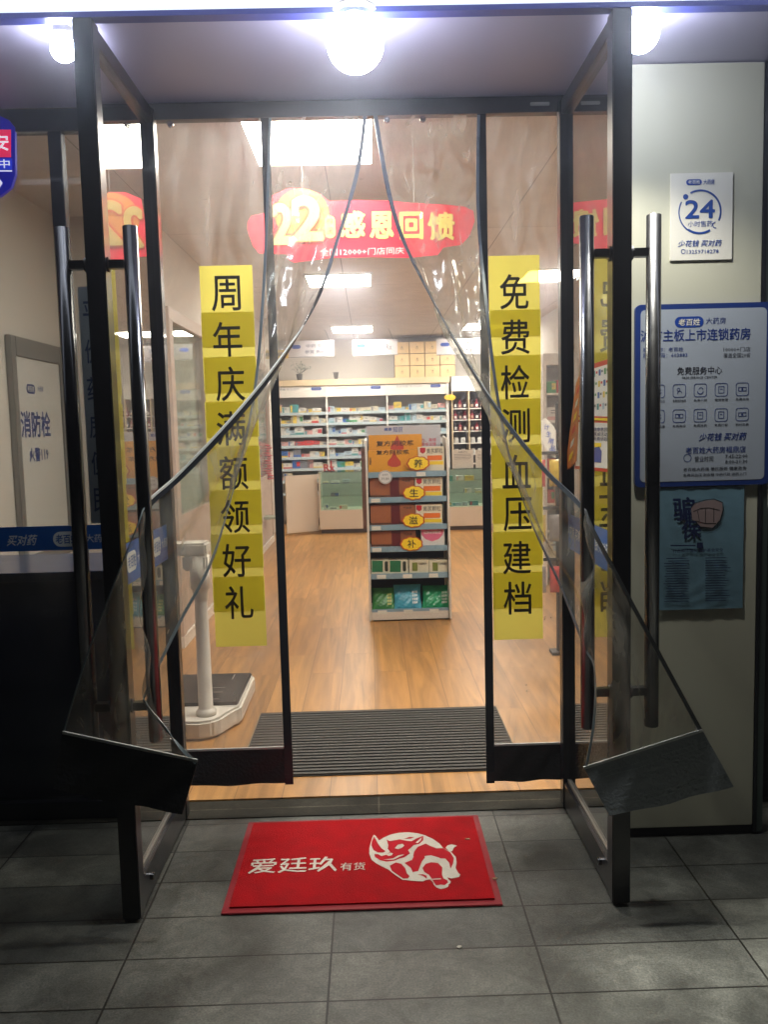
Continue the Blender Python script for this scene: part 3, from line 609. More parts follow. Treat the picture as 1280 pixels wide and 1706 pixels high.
f.shape(mb, [(1152, 846), (1158, 839), (1175, 834), (1190, 832), (1204, 837), (1205, 850), (1200, 866), (1194, 873), (1188, 879), (1168, 877), (1160, 868), (1154, 866)], .0004)
obj('fist', mb, skin, po, fix=False)
mb = MB()
for P in ([(1163, 851), (1166, 868)], [(1176, 848), (1176, 871)], [(1190, 846), (1190, 870)], [(1156, 852), (1168, 847), (1182, 846), (1200, 850)], [(1160, 868), (1176, 872), (1194, 872)], [(1152, 846), (1158, 838), (1175, 833), (1190, 831), (1205, 837), (1206, 850), (1200, 868), (1189, 880), (1167, 878)]):
    for a, b_ in zip(P, P[1:]):
        d = Vector((b_[0] - a[0], b_[1] - a[1])).normalized() * .5; f.shape(mb, [(a[0] - d.y, a[1] + d.x), (b_[0] - d.y, b_[1] + d.x), (b_[0] + d.y, b_[1] - d.x), (a[0] + d.y, a[1] - d.x)], .001)
obj('outline', mb, ink, po, fix=False)
# ------------------------------------------------------------------ red door mat
rm = thing('door_mat', 'red door mat with white lettering and a charging rhinoceros emblem', 'door mat', (-.06, -.40, .001))
mx0, mx1, my0, my1 = -.502, .380, -.718, -.085
obj('rubber_edge', MB().box(mx0, mx1, my0, my1, .001, .006), M('mat_edge', (.24, .012, .020), .55, var=.15), rm, bevel=.002)
fld = MB().grid(lambda u, v: Vector((mx0 + .022 + (mx1 - mx0 - .044) * u, my0 + .028 + (my1 - my0 - .05) * v, .0115 + .0004 * math.sin(u * 40 + v * 9))), 40, 30)
fld.box(mx0 + .0225, mx1 - .0225, my0 + .0285, my1 - .0225, .0062, .0108)
obj('pile', fld, M('mat_pile', (.34, .006, .010), .85, var=.35, scale=14, bump=.5, bscale=260), rm, fix=False)
f = Face((0, 0, .0122), (1, 0, 0), (0, 1, 0), (0, 0, 1))
mb = MB(); f.text(mb, '爱廷玖', 416, 1429, 562, 1454, .0006, bold=.012); f.text(mb, '有货', 567, 1437, 609, 1450, .0006, bold=.005)
mwh = M('mat_white', (.54, .51, .45), .8, var=.12, scale=30)
obj('lettering', mb, mwh, rm, fix=False)
def cr(P): return [(560 + x / 4.414, 1360 + y / 4.414) for x, y in P]
W1 = [(244, 275), (246, 235), (255, 200), (266, 160), (277, 138), (292, 145), (318, 180), (345, 160), (400, 135), (460, 122), (530, 118), (600, 125), (660, 142), (710, 165), (760, 200), (785, 230), (800, 240), (850, 265), (882, 300), (888, 340), (880, 380), (900, 415), (917, 430), (905, 447), (850, 458), (820, 450), (828, 465), (845, 478), (843, 492), (830, 500), (825, 520), (800, 530), (770, 535), (740, 525), (720, 505), (715, 485), (690, 465), (660, 470), (640, 480), (560, 475), (490, 467), (440, 435), (385, 392), (300, 350), (262, 322)]
W2 = [(806, 232), (822, 214), (850, 207), (893, 218), (868, 230), (856, 256), (838, 262)]
emb = MB(); f.shape(emb, cr(W1), .0006); f.shape(emb, cr(W2), .0006)
obj('emblem', emb, mwh, rm, fix=False)
reds = [
 [(260, 215), (262, 190), (278, 150), (292, 170), (310, 205), (335, 238), (366, 258), (350, 268), (310, 268), (275, 250)],
 [(372, 172), (395, 184), (420, 180), (470, 172), (520, 182), (555, 186), (590, 165), (642, 146), (642, 178), (612, 205), (572, 214), (550, 235), (530, 250), (545, 275), (520, 292), (500, 305), (470, 312), (430, 328), (370, 336), (325, 325), (285, 300), (283, 280), (310, 280), (335, 296), (370, 285), (398, 262), (380, 240), (386, 215)],
 [(575, 262), (600, 228), (660, 202), (690, 218), (742, 238), (790, 236), (842, 268), (868, 310), (862, 350), (842, 388), (834, 345), (805, 312), (770, 312), (720, 296), (660, 300), (632, 335), (605, 405), (565, 412), (550, 380), (505, 345), (560, 322)],
 [(395, 365), (440, 342), (482, 352), (510, 385), (522, 422), (542, 442), (530, 458), (495, 460), (450, 430), (410, 402)],
 [(636, 382), (660, 352), (700, 340), (752, 345), (782, 378), (780, 430), (790, 458), (822, 474), (824, 490), (800, 508), (772, 504), (738, 512), (722, 490), (708, 466), (684, 432), (650, 412)],
 [(500, 168), (540, 154), (578, 154), (550, 166)], [(600, 430), (640, 428), (668, 440), (668, 462), (640, 440)]]
mb = MB()
for P in reds: f.shape(mb, cr(P), .0012)
obj('emblem_body', mb, M('mat_body_red', (.40, .010, .020), .85, var=.2, scale=20), rm, fix=False)
mb = MB()
for P in ([(432, 238), (456, 212), (490, 205), (504, 218), (480, 238), (458, 246)], [(345, 322), (420, 313), (458, 290), (505, 283), (470, 300), (425, 322)], [(586, 196), (632, 158), (624, 180), (602, 200)],
          [(735, 512), (745, 510), (748, 524), (738, 522)], [(758, 510), (770, 512), (770, 526), (758, 526)], [(784, 512), (796, 508), (800, 520), (788, 526)], [(370, 285), (395, 270), (420, 275), (410, 290), (385, 296)],
          [(650, 296), (700, 290), (760, 308), (800, 345), (790, 350), (750, 322), (700, 304), (655, 308)], [(704, 464), (772, 460), (772, 466), (706, 470)], [(545, 262), (562, 245), (560, 275), (572, 300), (556, 330), (550, 300)]):
    f.shape(mb, cr(P), .0018)
f.shape(mb, cr([(455, 236), (480, 232), (478, 240), (458, 243)]), .0018)
obj('emblem_detail', mb, mwh, rm, fix=False)
# ribbed entrance mat on the shop floor
em = thing('entrance_mat', 'dark grey ribbed entrance mat on the wooden floor inside the door', 'door mat', (.01, .75, .01))
obj('backing', MB().box(-.608, .630, .325, 1.185, .0105, .0135), M('mat_backing', (.014, .013, .012), .8), em)
mb = MB(); y = .333
while y < 1.165: mb.box(-.603, .625, y, y + .020, .0137, .0200); y += .0365
obj('ribs', mb, M('mat_rib', (.075, .072, .066), .8, var=.35, scale=60, bump=.4), em)
for xb in (-.6125, .6305): obj('binding', MB().box(xb, xb + .004, .325, 1.185, .0105, .018), M('mat_binding', (.25, .19, .12), .6), em)
for m_, sp_ in (('mat_pile', .08), ('mat_edge', .2), ('mat_body_red', .1), ('mat_white', .1), ): MC[m_].node_tree.nodes['Principled BSDF'].inputs['Specular IOR Level'].default_value = sp_
# litter
for (px, py, lab, cat, nm) in ((766, 1578, 'tiny pale stone chip on the paving below the red mat', 'stone chip', 'stone_chip'), (780, 1398, 'small dry leaf scrap on the upper right of the red mat', 'leaf scrap', 'leaf_scrap'), (824, 1464, 'small brown leaf scrap on the right edge of the red mat', 'leaf scrap', 'leaf_scrap')):
    z = .0125 if nm == 'leaf_scrap' else .001
    p = at(px, py, Z=z); pts = []
    for k in range(7):
        a = k / 7 * 6.283; r_ = .008 * random.uniform(.6, 1.2); pts.append((p.x + r_ * 1.3 * math.cos(a), p.y + r_ * .7 * math.sin(a), z + random.uniform(.001, .003)))
    o = obj(nm, MB().poly(pts, (0, 0, 1), .002), M(nm + '_mat', (.45, .42, .36) if nm == 'stone_chip' else (.22, .15, .07), .7)); tag(o, lab, cat)

# ------------------------------------------------------------------ weighing scale
ws = thing('weighing_scale', 'white body scale with round column and black platform beside the entrance mat', 'weighing scale', (-.87, 1.15, .01))
x0, x1, ya, yb = -1.16, -.690, 1.02, 1.60
out = [(x0, yb), (x1 - .02, yb), (x1, yb - .03), (x1, ya + .01), (x1 - .02, ya - .02), (-.72, .975), (-.745, .92), (-.765, .86), (-.80, .815), (-.86, .795), (-.93, .80), (-.985, .84), (-1.02, .91), (-1.06, .97), (x0, ya)]
obj('base', MB().poly([(a, b, .105) for a, b in out], (0, 0, 1), .09), M('scale_white', S(226, 222, 212), .3, var=.03), ws, bevel=.012, smooth=False)
sbk = M('scale_black', (.008, .008, .009), .42); sbk.node_tree.nodes['Principled BSDF'].inputs['Specular IOR Level'].default_value = .12
obj('platform', MB().box(x0 + .01, x1 - .018, ya + .02, yb - .02, .1056, .122), M('scale_black', (.008, .008, .009), .42), ws, bevel=.006)
mb = MB()
for a in ((-.86, 1.30, .09, .004), (-.86, 1.22, .09, .004), (-.80, 1.50, .004, .10), (-.83, 1.10, .03, .006)): mb.box(a[0] - a[2] / 2, a[0] + a[2] / 2, a[1] - a[3] / 2 - .0, a[1] + a[3] / 2, .1222, .1232)
obj('marking', mb, M('scale_mark', (.4, .4, .4), .3), ws)
obj('seam', MB().box(x1 - .0005, x1 + .0006, ya + .03, yb - .05, .055, .057), M('seam_grey', (.3, .3, .29), .5), ws)
pc = (-.845, .91)
obj('cable', MB().path([(-.86, .955, .11), (-.865, .985, .40), (-.87, .985, .70), (-.88, .97, .90)], .005, 8), black, ws)
obj('column', MB().lathe((pc[0], pc[1], .105), [(.050, 0), (.050, .02), (.040, .03), (.036, .035), (.032, .56), (.0325, .565), (.0325, .575), (.036, .58), (.036, .61), (.039, .615), (.039, .63), (.048, .635), (.048, .80)], 28), M('scale_white', (0, 0, 0)), ws, smooth=True)
obj('display_head', MB().box(-1.03, -.80, .86, 1.00, .905, .965).box(-.92, -.80, .87, .98, .83, .9045), M('scale_white', (0, 0, 0)), ws, bevel=.01)

# ------------------------------------------------------------------ hanging red banner
hb = thing('hanging_banner', 'hanging red and yellow 22nd anniversary banner inside the doorway', 'banner', (0, 1.1, 2.4))
f = fY(1.1)
cb = lambda P: [(400 + x / 3.2, 300 + y / 3.2) for x, y in P]
blob = [(40, 225), (60, 190), (110, 180), (160, 165), (168, 85), (250, 45), (330, 42), (420, 70), (475, 112), (620, 106), (800, 110), (900, 120), (1100, 130), (1200, 142), (1246, 165), (1252, 220), (1225, 300), (1180, 345), (1085, 360), (1055, 400), (900, 415), (700, 410), (480, 415), (285, 440), (262, 425), (250, 395), (100, 390), (68, 350), (40, 270)]
obj('board', f.shape(MB(), cb(blob), 0, None, .004), M('banner_red', (.80, .012, .04), .4, var=.1, scale=3), hb)
c = f.px(*cb([(330, 185)])[0]); r_ = f.px(*cb([(475, 185)])[0])[0] - c[0]
obj('sun_disc', f.mshape(MB(), [(c[0] + r_ * math.cos(k / 36 * 6.2832), c[1] + r_ * .93 * math.sin(k / 36 * 6.2832)) for k in range(36)], .001), M('banner_disc', (.72, .26, .05), .45, var=.15, scale=5), hb)
def btext(mb, t, X0, Y0, X1, Y1, h, **k):
    (a, b), (c_, d) = cb([(X0, Y0), (X1, Y1)]); f.text(mb, t, a, b, c_, d, h, **k)
byel = M('banner_yellow', (.92, .70, .18), .45, var=.1, scale=6)
mb = MB(); btext(mb, '2', 160, 115, 290, 350, .003, bold=.10); btext(mb, '2', 262, 75, 452, 335, .006, bold=.10); obj('numeral', mb, M('numeral_orange', (.60, .08, .02), .45), hb, fix=False)
mb = MB(); btext(mb, '2', 168, 122, 284, 346, .0045, bold=.055); btext(mb, '2', 272, 84, 444, 328, .0075, bold=.055); obj('numeral_face', mb, M('banner_cream', (.90, .66, .22), .45), hb, fix=False)
mb = MB()
for i, (a, b) in enumerate(((530, 668), (690, 820), (850, 978), (1000, 1146))): btext(mb, '感恩回馈'[i], a, 165 + 2 * i, b, 308 + 5 * i, .003, bold=.045)
(a, b), (c_, d) = cb([(450, 192), (510, 310)]); f.pill(mb, a, b, c_, d, .003)
obj('headline', mb, byel, hb, fix=False)
mb = MB(); btext(mb, '全国12000+门店同庆', 425, 362, 875, 400, .003, bold=0); obj('small_line', mb, white_ink, hb, fix=False)
mb = MB(); btext(mb, '周年', 462, 205, 498, 235, .004); btext(mb, '庆', 464, 250, 496, 290, .004); obj('pill_text', mb, red, hb, fix=False)
for px in (505, 690): p = at(px, 342, Y=1.102); obj('cord', MB().tube((p.x, 1.103, p.z - .02), (p.x, 1.103, 2.9), .0012, 6), M('cord_grey', (.4, .4, .4), .5), hb)

# ------------------------------------------------------------------ product helpers
def boxthing(name, lab, cat, x0, x1, y0, y1, z0, z1, m, group=None, bevel=.0015):
    t = thing(name, lab, cat, ((x0 + x1) / 2, (y0 + y1) / 2, z0), group=group)
    obj('carton', MB().box(x0, x1, y0, y1, z0, z1), m, t, bevel=bevel); return t
# ------------------------------------------------------------------ display rack
RY = 3.3
rk = thing('display_rack', 'tall freestanding white rack with six blue edged shelves', 'display rack', (.28, 3.45, .01))
rl, rr_ = -.035, .600
rwh = M('rack_white', S(214, 208, 198), .4, var=.04)
for s, xa in ((-1, rl), (1, rr_ - .018)):
    mb = MB(); mb.poly([(xa, 3.26, .02), (xa, 3.66, .02), (xa, 3.66, 1.42), (xa, 3.34, 1.40), (xa, 3.28, 1.18)], (-1, 0, 0)); v0 = mb.v[:]
    mb2 = MB(); P = [Vector(p) for p in v0]; mb2.poly(P, (-1, 0, 0), .016); obj('side_panel', mb2, rwh, rk, bevel=.002)
obj('back_panel', MB().box(rl + .017, rr_ - .02, 3.645, 3.657, .05, 1.36), M('rack_back', (.030, .022, .018), .6), rk)
obj('base_box', MB().box(rl + .018, rr_ - .021, 3.285, 3.64, .022, .085), rwh, rk, bevel=.002)
obj('feet', MB().box(rl + .03, rr_ - .03, 3.30, 3.62, .0105, .0215), black, rk)
lipm = M('lip_blue', (.22, .34, .42), .28, var=.1); tagm = M('price_tag', (.70, .70, .62), .5)
LZ = [at(680, y, Y=RY).z for y in (790, 832, 878, 914, 959, 1018)]
for i, z in enumerate(LZ):
    obj('shelf', MB().box(rl + .019, rr_ - .022, 3.30, 3.64, z - .012, z - .002), rwh, rk)
    lp = obj('price_rail', MB().box(rl + .0185, rr_ - .0215, 3.286, 3.2985, z - .022, z + .022), lipm, rk, bevel=.003)
    mb = MB()
    for k in range(3 if i in (4, 5) else 1):
        xt = (rl + .10 + k * .20) if i in (4, 5) else rl + .07 + .35 * (i == 0)
        mb.box(xt - .035, xt + .035, 3.2835, 3.2855, z - .016, z + .014)
    obj('price_tag', mb, tagm, lp)
brownm = M('brown_carton', (.30, .10, .035), .5, var=.25, scale=14); maroon = M('maroon_band', (.10, .006, .008), .45)
ivory = M('ivory_carton', (.72, .66, .50), .45, var=.04); goldm = M('gold_carton', (.72, .33, .02), .35, var=.1)
fr = lambda y: fY(y)
def pbox(py0, py1): return at(660, py1, Y=RY).z, at(660, py0, Y=RY).z
# top row: yellow gift cartons
for k, (px0, px1, py0, py1, yy, lab) in enumerate(((615, 703, 723, 752, 3.44, 'rear yellow gift carton standing on the top shelf of the rack'), (614, 698, 749, 779, 3.33, 'front yellow gift carton with red drop on the top shelf of the rack'))):
    a, b = at(px0, py1, Y=yy), at(px1, py0, Y=yy); zb = LZ[0] - .001 if k else LZ[0] - .001
    t = boxthing('gift_carton', lab, 'gift box', a.x, b.x, yy, yy + .085, zb, b.z, goldm, 'yellow gift cartons on the rack')
    ff = fr(yy); mb = MB()
    cxp = (px0 + px1) / 2 + (3 if k == 0 else 1)
    drop = [(cxp, py0 + 2), (cxp + 5, py0 + 13), (cxp + 11, py0 + 20), (cxp + 11, py1 - 4), (cxp + 4, py1 - 1), (cxp - 4, py1 - 1), (cxp - 11, py1 - 4), (cxp - 11, py0 + 20), (cxp - 5, py0 + 13)]
    ff.shape(mb, drop, .001); obj('drop_print', mb, M('drop_red', (.48, .05, .02), .4), t, fix=False)
    mb = MB(); y_ = 734 if k == 0 else 749.5; ff.text(mb, '复方阿胶浆', 627, y_, 690 - 8 * k, y_ + 9 - k, .002, bold=.02)
    if k: ff.text(mb, '滋补', 616, 762, 619, 775, .002)
    obj('lettering', mb, ink, t, fix=False)
# white leaflet board behind
a, b = at(612, 780, Y=3.55), at(734, 707, Y=3.55)
t = thing('leaflet_board', 'pale blue and pink leaflet board behind the top shelf goods', 'leaflet', ((a.x + b.x) / 2, 3.55, LZ[0]))
obj('card', MB().box(a.x, b.x, 3.55, 3.553, LZ[0], b.z), M('leaflet_card', (.55, .56, .60), .4, var=.2, scale=3), t)
mb = MB(); fr(3.55).text(mb, '健康', 640, 712.5, 653, 718, .001, bold=.03); fr(3.55).text(mb, '知识', 655, 711, 671, 720, .001, bold=.01); obj('title', mb, blue, t, fix=False)
mb = MB(); fr(3.55).text(mb, '力、易得', 702, 730, 727, 736, .001, bold=.012); fr(3.55).text(mb, '爱咳话健', 702, 737, 727, 743, .001, bold=.012); obj('red_lines', mb, M('pink_ink', (.6, .03, .08), .5), t, fix=False)
# ivory granule cartons on three shelves
def granule(px0, px1, py0, row, lab):
    yy = 3.315; a, b = at(px0, 800, Y=yy), at(px1, py0, Y=yy)
    t = boxthing('granule_carton', lab, 'medicine box', a.x, b.x, yy, yy + .10, LZ[row] - .001, b.z, ivory, 'ivory granule cartons on the rack')
    w_ = px1 - px0; h = at(px0, py0, Y=yy).z; ff = fr(yy); pz = 5.3
    mb = MB(); ff.shape(mb, [(px0 + 2, py0 + 2), (px0 + 11, py0 + 2), (px0 + 11, py0 + 9), (px0 + 6.5, py0 + 12), (px0 + 2, py0 + 9)], .001); obj('badge', mb, M('badge_red', (.45, .01, .02), .4), t, fix=False)
    mb = MB(); ff.text(mb, '黄芪颗粒', px0 + 13, py0 + 3, px0 + w_ - 2, py0 + 11.5, .001, bold=.006); obj('lettering', mb, ink, t, fix=False)
    mb = MB(); ff.shape(mb, [(px0 + 14, py0 + 15), (px0 + w_ - 3, py0 + 14.5), (px0 + w_ - 3, py0 + 22.5), (px0 + 14, py0 + 23)], .001); obj('orange_panel', mb, orange, t, fix=False)
    mb = MB(); ff.shape(mb, [(px0 + 1, py0 + 25), (px0 + w_ - 1, py0 + 24), (px0 + w_ - 1, py0 + 30), (px0 + 1, py0 + 30)], .001); obj('yellow_panel', mb, yel, t, fix=False)
granule(698, 740, 744, 0, 'ivory and orange granule carton on the top shelf of the rack')
granule(692, 737, 795, 1, 'ivory and orange granule carton on the second shelf of the rack')
granule(692, 737, 840, 2, 'ivory and orange granule carton on the third shelf of the rack')
for row, (py0, xr, lab) in enumerate(((795, 690, 'brown woodgrain gift box with maroon band, second shelf of the rack'), (840, 692, 'brown woodgrain gift box with maroon band, third shelf of the rack'), (884, 693, 'brown woodgrain gift box with maroon band, fourth shelf of the rack'))):
    yy = 3.32; a, b = at(616, 800, Y=yy), at(xr, py0, Y=yy); row += 1
    t = boxthing('woodgrain_box', lab, 'gift box', a.x, b.x, yy, yy + .16, LZ[row] - .001, b.z, brownm, 'brown gift boxes on the rack')
    xm = (a.x + b.x) / 2 + .02
    obj('band', MB().box(xm - .035, xm + .035, yy - .0015, yy + .001, LZ[row], b.z + .0015), maroon, t)
    mb = MB()
    for k in range(26): mb.box(a.x + k * (b.x - a.x) / 26, a.x + (k + .55) * (b.x - a.x) / 26, yy - .0012, yy + .0005, LZ[row] + .022, LZ[row] + .036)
    obj('perforation', mb, ink, t)
    mb = MB(); fr(yy).text(mb, '气血康', xr - 20, py0 + 4, xr - 6, py0 + 8, .001); obj('lettering', mb, ink, t, fix=False)
yy = 3.315; a, b = at(700, 800, Y=yy), at(741, 881, Y=yy)
t = boxthing('heart_carton', 'white medicine carton with pink shield, fourth shelf of the rack', 'medicine box', a.x, b.x, yy, yy + .1, LZ[3] - .001, b.z, M('white_carton', (.70, .68, .64), .4), None)
mb = MB(); fr(yy).shape(mb, [(702, 882), (739, 882), (738, 891), (731, 898), (720, 902), (709, 898), (703, 891)], .001); obj('shield_print', mb, M('pink_print', (.65, .14, .25), .4), t, fix=False)
mb = MB(); fr(yy).text(mb, '健脾安神颗粒', 706, 884.5, 735, 889.5, .002, bold=.01); obj('lettering', mb, white_ink, t, fix=False)
# fifth shelf: green and cream cartons
gm = M('green_carton', (.02, .16, .07), .4, var=.2); crm = M('cream_carton', (.62, .60, .46), .45)
for k, (p0, p1, lab) in enumerate(((619, 648, 'dark green panelled carton at the left end of the fifth shelf'), (649, 680, 'dark green panelled carton second from the left on the fifth shelf'), (682, 715, 'cream carton with olive panel, third on the fifth shelf'), (716, 748, 'cream carton with olive panel at the right end of the fifth shelf'))):
    yy = 3.31; a, b = at(p0, 950, Y=yy), at(p1, 933, Y=yy)
    t = boxthing('herbal_carton', lab, 'medicine box', a.x, min(b.x, rr_ - .024), yy, yy + .12, LZ[4] - .001, b.z, crm, 'herbal cartons on the fifth shelf')
    mb = MB(); fr(yy).shape(mb, [(p0 + 1, 934), (p0 + 19, 934), (p0 + 19, 953), (p0 + 1, 953)] if k < 2 else [(p0 + 5, 937), (p0 + 14, 937), (p0 + 14, 951), (p0 + 5, 951)], .001); obj('panel_print', mb, gm if k < 2 else M('olive_print', (.16, .20, .04), .4), t, fix=False)
    mb = MB()
    if k < 2: fr(yy).pill(mb, p0 + 22, 935, p0 + 28, 952, .001); obj('oval_print', mb, M('oval_dark', (.02, .03, .02), .4), t, fix=False)
    else: fr(yy).text(mb, '乳酸菌素片', p0 + 15, 937, p0 + 30, 941, .001); obj('lettering', mb, ink, t, fix=False)
# pouches on the bottom shelf
def pouch(p0, p1, py0, py1, lab, m, prt, tiltx=0):
    yy = 3.30; a, b = at(p0, py1, Y=yy), at(p1, py0, Y=yy); cx_, wd_, ht_ = (a.x + b.x) / 2, b.x - a.x, b.z - a.z; zb = LZ[5] + .004
    t = thing('pouch', lab, 'plastic pouch', (cx_, yy + .03, zb), group='plastic pouches on the bottom shelf')
    def q(s):
        def fn(u, v):
            e = (max(0, math.sin(math.pi * u)) * max(0, math.sin(math.pi * min(1, v * 1.02)))) ** .45
            cr_ = .004 * math.sin(u * 23 + v * 9) * math.sin(v * 31)
            return Vector((cx_ + wd_ * (u - .5) * (1 - .05 * math.sin(math.pi * v)) + tiltx * v, yy + .05 + .10 * v + s * (.034 * e + cr_), zb + ht_ * v * .95))
        return fn
    obj('body', MB().grid(q(-1), 26, 22).grid(q(1), 26, 22), m, t, smooth=True, fix=False)
    mb = MB(); fq = q(-1)
    for i in range(3 if prt else 0):
        for j in range(4):
            u0 = .68 + .07 * i; v0 = .25 + .14 * j; mb.poly([fq(u0, v0) - Vector((0, .003, 0)), fq(u0 + .04, v0) - Vector((0, .003, 0)), fq(u0 + .04, v0 + .09) - Vector((0, .003, 0)), fq(u0, v0 + .09) - Vector((0, .003, 0))], (0, -1, 0))
    if prt: obj('print', mb, white_ink if prt == 1 else M('pouch_gold', (.6, .5, .1), .4), t, fix=False)
pouch(620, 658, 976, 1012, 'olive green plastic pouch at the left of the bottom shelf', M('pouch_green', (.04, .20, .05), .22, var=.4, scale=12), 2)
pouch(657, 703, 971, 1012, 'light blue plastic pouch in the middle of the bottom shelf', M('pouch_blue', (.06, .32, .44), .2, var=.25, scale=14), 1)
pouch(704, 752, 972, 1010, 'bright green plastic pouch bulging out at the right of the bottom shelf', M('pouch_emerald', (.01, .26, .10), .2, var=.25, scale=12), 1, .012)
# cloud tags
for ch_, px, py, lab in (('养', 697, 772, 'top'), ('生', 690, 821, 'second'), ('滋', 689, 867, 'third'), ('补', 686, 906, 'fourth')):
    yy = 3.279; ff = fr(yy); p = at(px, py, Y=yy)
    t = thing('cloud_tag', f'yellow cloud shaped tag reading {ch_} on the {lab} shelf edge', 'shelf tag', (p.x, yy, p.z - .05), group='yellow cloud tags on the rack')
    def cloud(k): return [(p.x + (.083 * k + .006 * abs(math.sin(a * 4.5))) * math.cos(a), p.z + (.050 * k + .006 * abs(math.sin(a * 4.5))) * math.sin(a)) for a in [i / 72 * 6.2832 for i in range(72)]]
    obj('rim', ff.mshape(MB(), cloud(1), 0, None, .003), M('tag_rim', (.50, .07, .01), .45), t)
    obj('face', ff.mshape(MB(), cloud(.87), .001), yel, t, fix=False)
    mb = MB(); put_text(mb, ch_, (p.x, yy - .0025, p.z), .068, .062, bold=.012); obj('character', mb, ink, t, fix=False)
yy = 3.275; p = at(642, 795, Y=yy); t = thing('round_tag', 'round white price badge hanging from the top shelf edge', 'shelf tag', (p.x, yy, p.z - .05))
obj('disc', MB().tube((p.x, yy, p.z), (p.x, yy + .003, p.z), .052, 30), M('white_tag', (.66, .66, .64), .3), t)
mb = MB(); arc(mb, fr(yy), (p.x, p.z), .048, .003, 0, 360, .001, 30); put_text(mb, '会员价', (p.x, yy - .001, p.z + .018), .045, .013, bold=.01); put_text(mb, '39.80', (p.x, yy - .001, p.z - .012), .06, .02, bold=.01); obj('print', mb, grey_ink, t, fix=False)
# brown hanging strip beside the rack
t = thing('strip_hanger', 'narrow brown strip hanger on the left side of the rack', 'strip hanger', (-.06, 3.4, .6))
obj('strip', MB().box(-.066, -.0355, 3.40, 3.41, .72, 1.34), M('strip_brown', (.20, .10, .07), .5, var=.6, scale=20), t)
obj('hook', MB().tube((-.05, 3.405, 1.34), (-.05, 3.405, 1.40), .003, 8), steel, t)

# ------------------------------------------------------------------ counters with glass fronts
cw = M('counter_white', S(220, 208, 192), .4, var=.03)
pal = [M('med_white', (.66, .65, .60), .45), M('med_white', (0, 0, 0)), M('med_cream', (.62, .57, .42), .45), M('med_pale_blue', (.40, .52, .60), .45), M('med_blue', (.02, .10, .36), .45), M('med_teal', (.05, .28, .30), .45),
       M('med_yellow', (.68, .50, .06), .45), M('med_green', (.05, .26, .10), .45), M('med_red', (.50, .03, .03), .45), M('med_pink', (.60, .32, .30), .45), M('med_grey', (.18, .19, .22), .45)]
pname = ['white', 'white', 'cream', 'pale blue', 'blue', 'teal', 'yellow', 'green', 'red', 'pink', 'dark grey']
ordn = ['first', 'second', 'third', 'fourth', 'fifth', 'sixth', 'seventh', 'eighth', 'ninth', 'tenth', 'eleventh', 'twelfth', 'thirteenth']
def medbox(x0, x1, y0, dep, z0, ht_, ci, si, lab, group):
    mb = MB(); mb.box(x0, x1, y0, y0 + dep, z0, z0 + ht_, pal[ci])
    s = random.random(); e = .0012; m2 = pal[si]
    if s < .35: mb.box(x0 + (x1 - x0) * .08, x0 + (x1 - x0) * .3, y0 - e, y0 - .0001, z0 + ht_ * .1, z0 + ht_ * .9, m2)
    elif s < .7: mb.box(x0 + .002, x1 - .002, y0 - e, y0 - .0001, z0 + ht_ * .05, z0 + ht_ * .32, m2)
    else: mb.box(x0 + (x1 - x0) * .55, x1 - .003, y0 - e, y0 - .0001, z0 + ht_ * .3, z0 + ht_ * .85, m2)
    for k in range(2):
        zz = z0 + ht_ * (.55 + .18 * k); mb.box(x0 + (x1 - x0) * .32, x0 + (x1 - x0) * random.uniform(.5, .85), y0 - e * 1.6, y0 - e * 1.1, zz, zz + ht_ * .07, grey_ink)
    return tag(obj('medicine_box', mb, None), lab, 'medicine box', group)
def counter(lab, short, x0, x1, tag_):
    t = thing('glass_counter', lab, 'counter', ((x0 + x1) / 2, 9.25, .01), group='white counters with glass fronts')
    obj('kick_plate', MB().box(x0 + .02, x1 - .02, 9.04, 9.48, .0105, .07), M('kick_brown', (.06, .035, .025), .5), t)
    obj('lower_panel', MB().box(x0, x1, 9.0, 9.5, .0705, .345), cw, t, bevel=.004)
    obj('back_board', MB().box(x0 + .02, x1 - .02, 9.47, 9.495, .3455, .875), M('counter_back', (.50, .53, .49), .4), t)
    for xa in (x0, x1 - .02): obj('end_panel', MB().box(xa, xa + .02, 9.0, 9.5, .3455, .875), cw, t)
    obj('glass_front', MB().box(x0 + .0205, x1 - .0205, 9.004, 9.010, .346, .874), cglass, t)
    obj('glass_top', MB().box(x0 - .005, x1 + .005, 8.995, 9.505, .8755, .886), cglass, t)
    for z in (.52, .70):
        obj('glass_shelf', MB().box(x0 + .021, x1 - .021, 9.08, 9.46, z, z + .006), cglass, t)
        obj('shelf_edge', MB().box(x0 + .021, x1 - .021, 9.072, 9.0795, z - .002, z + .008), M('shelf_edge_green', (.45, .55, .45), .3), t)
    for r_, z in enumerate((.3465, .527, .707)):
        x = x0 + .05; k = 0
        while x < x1 - .14:
            wd_ = random.uniform(.07, .14)
            if random.random() < .8:
                ci = random.choice([0, 1, 2, 3, 5, 6, 10, 10]); ht_ = random.uniform(.03, .075)
                medbox(x, x + wd_, 9.12 + random.uniform(0, .05), .08, z, ht_, ci, random.randrange(3, 11), f'{pname[ci]} pack, {ordn[k]} along the {["bottom", "middle", "upper"][r_]} level of the {short}', 'packs inside the glass counters'); k += 1
            x += wd_ + random.uniform(.01, .05)
counter('white glass fronted counter left of the display rack', 'left glass counter', -.735, .40, 0)
counter('white glass fronted counter right of the display rack', 'right glass counter', .405, 1.72, 1)
t = thing('counter_flap', 'open white flap door hinged to the left end of the counter', 'counter door', (-.76, 9.15, .02), math.atan2(-.24, -.42) )
obj('leaf', MB().box(0, .50, -.012, .012, .02, .83), cw, t, bevel=.002, local=True)
obj('hinge', MB().tube((0, 0, .1), (0, 0, .2), .014, 10).tube((0, 0, .6), (0, 0, .7), .014, 10), steel, t, local=True)
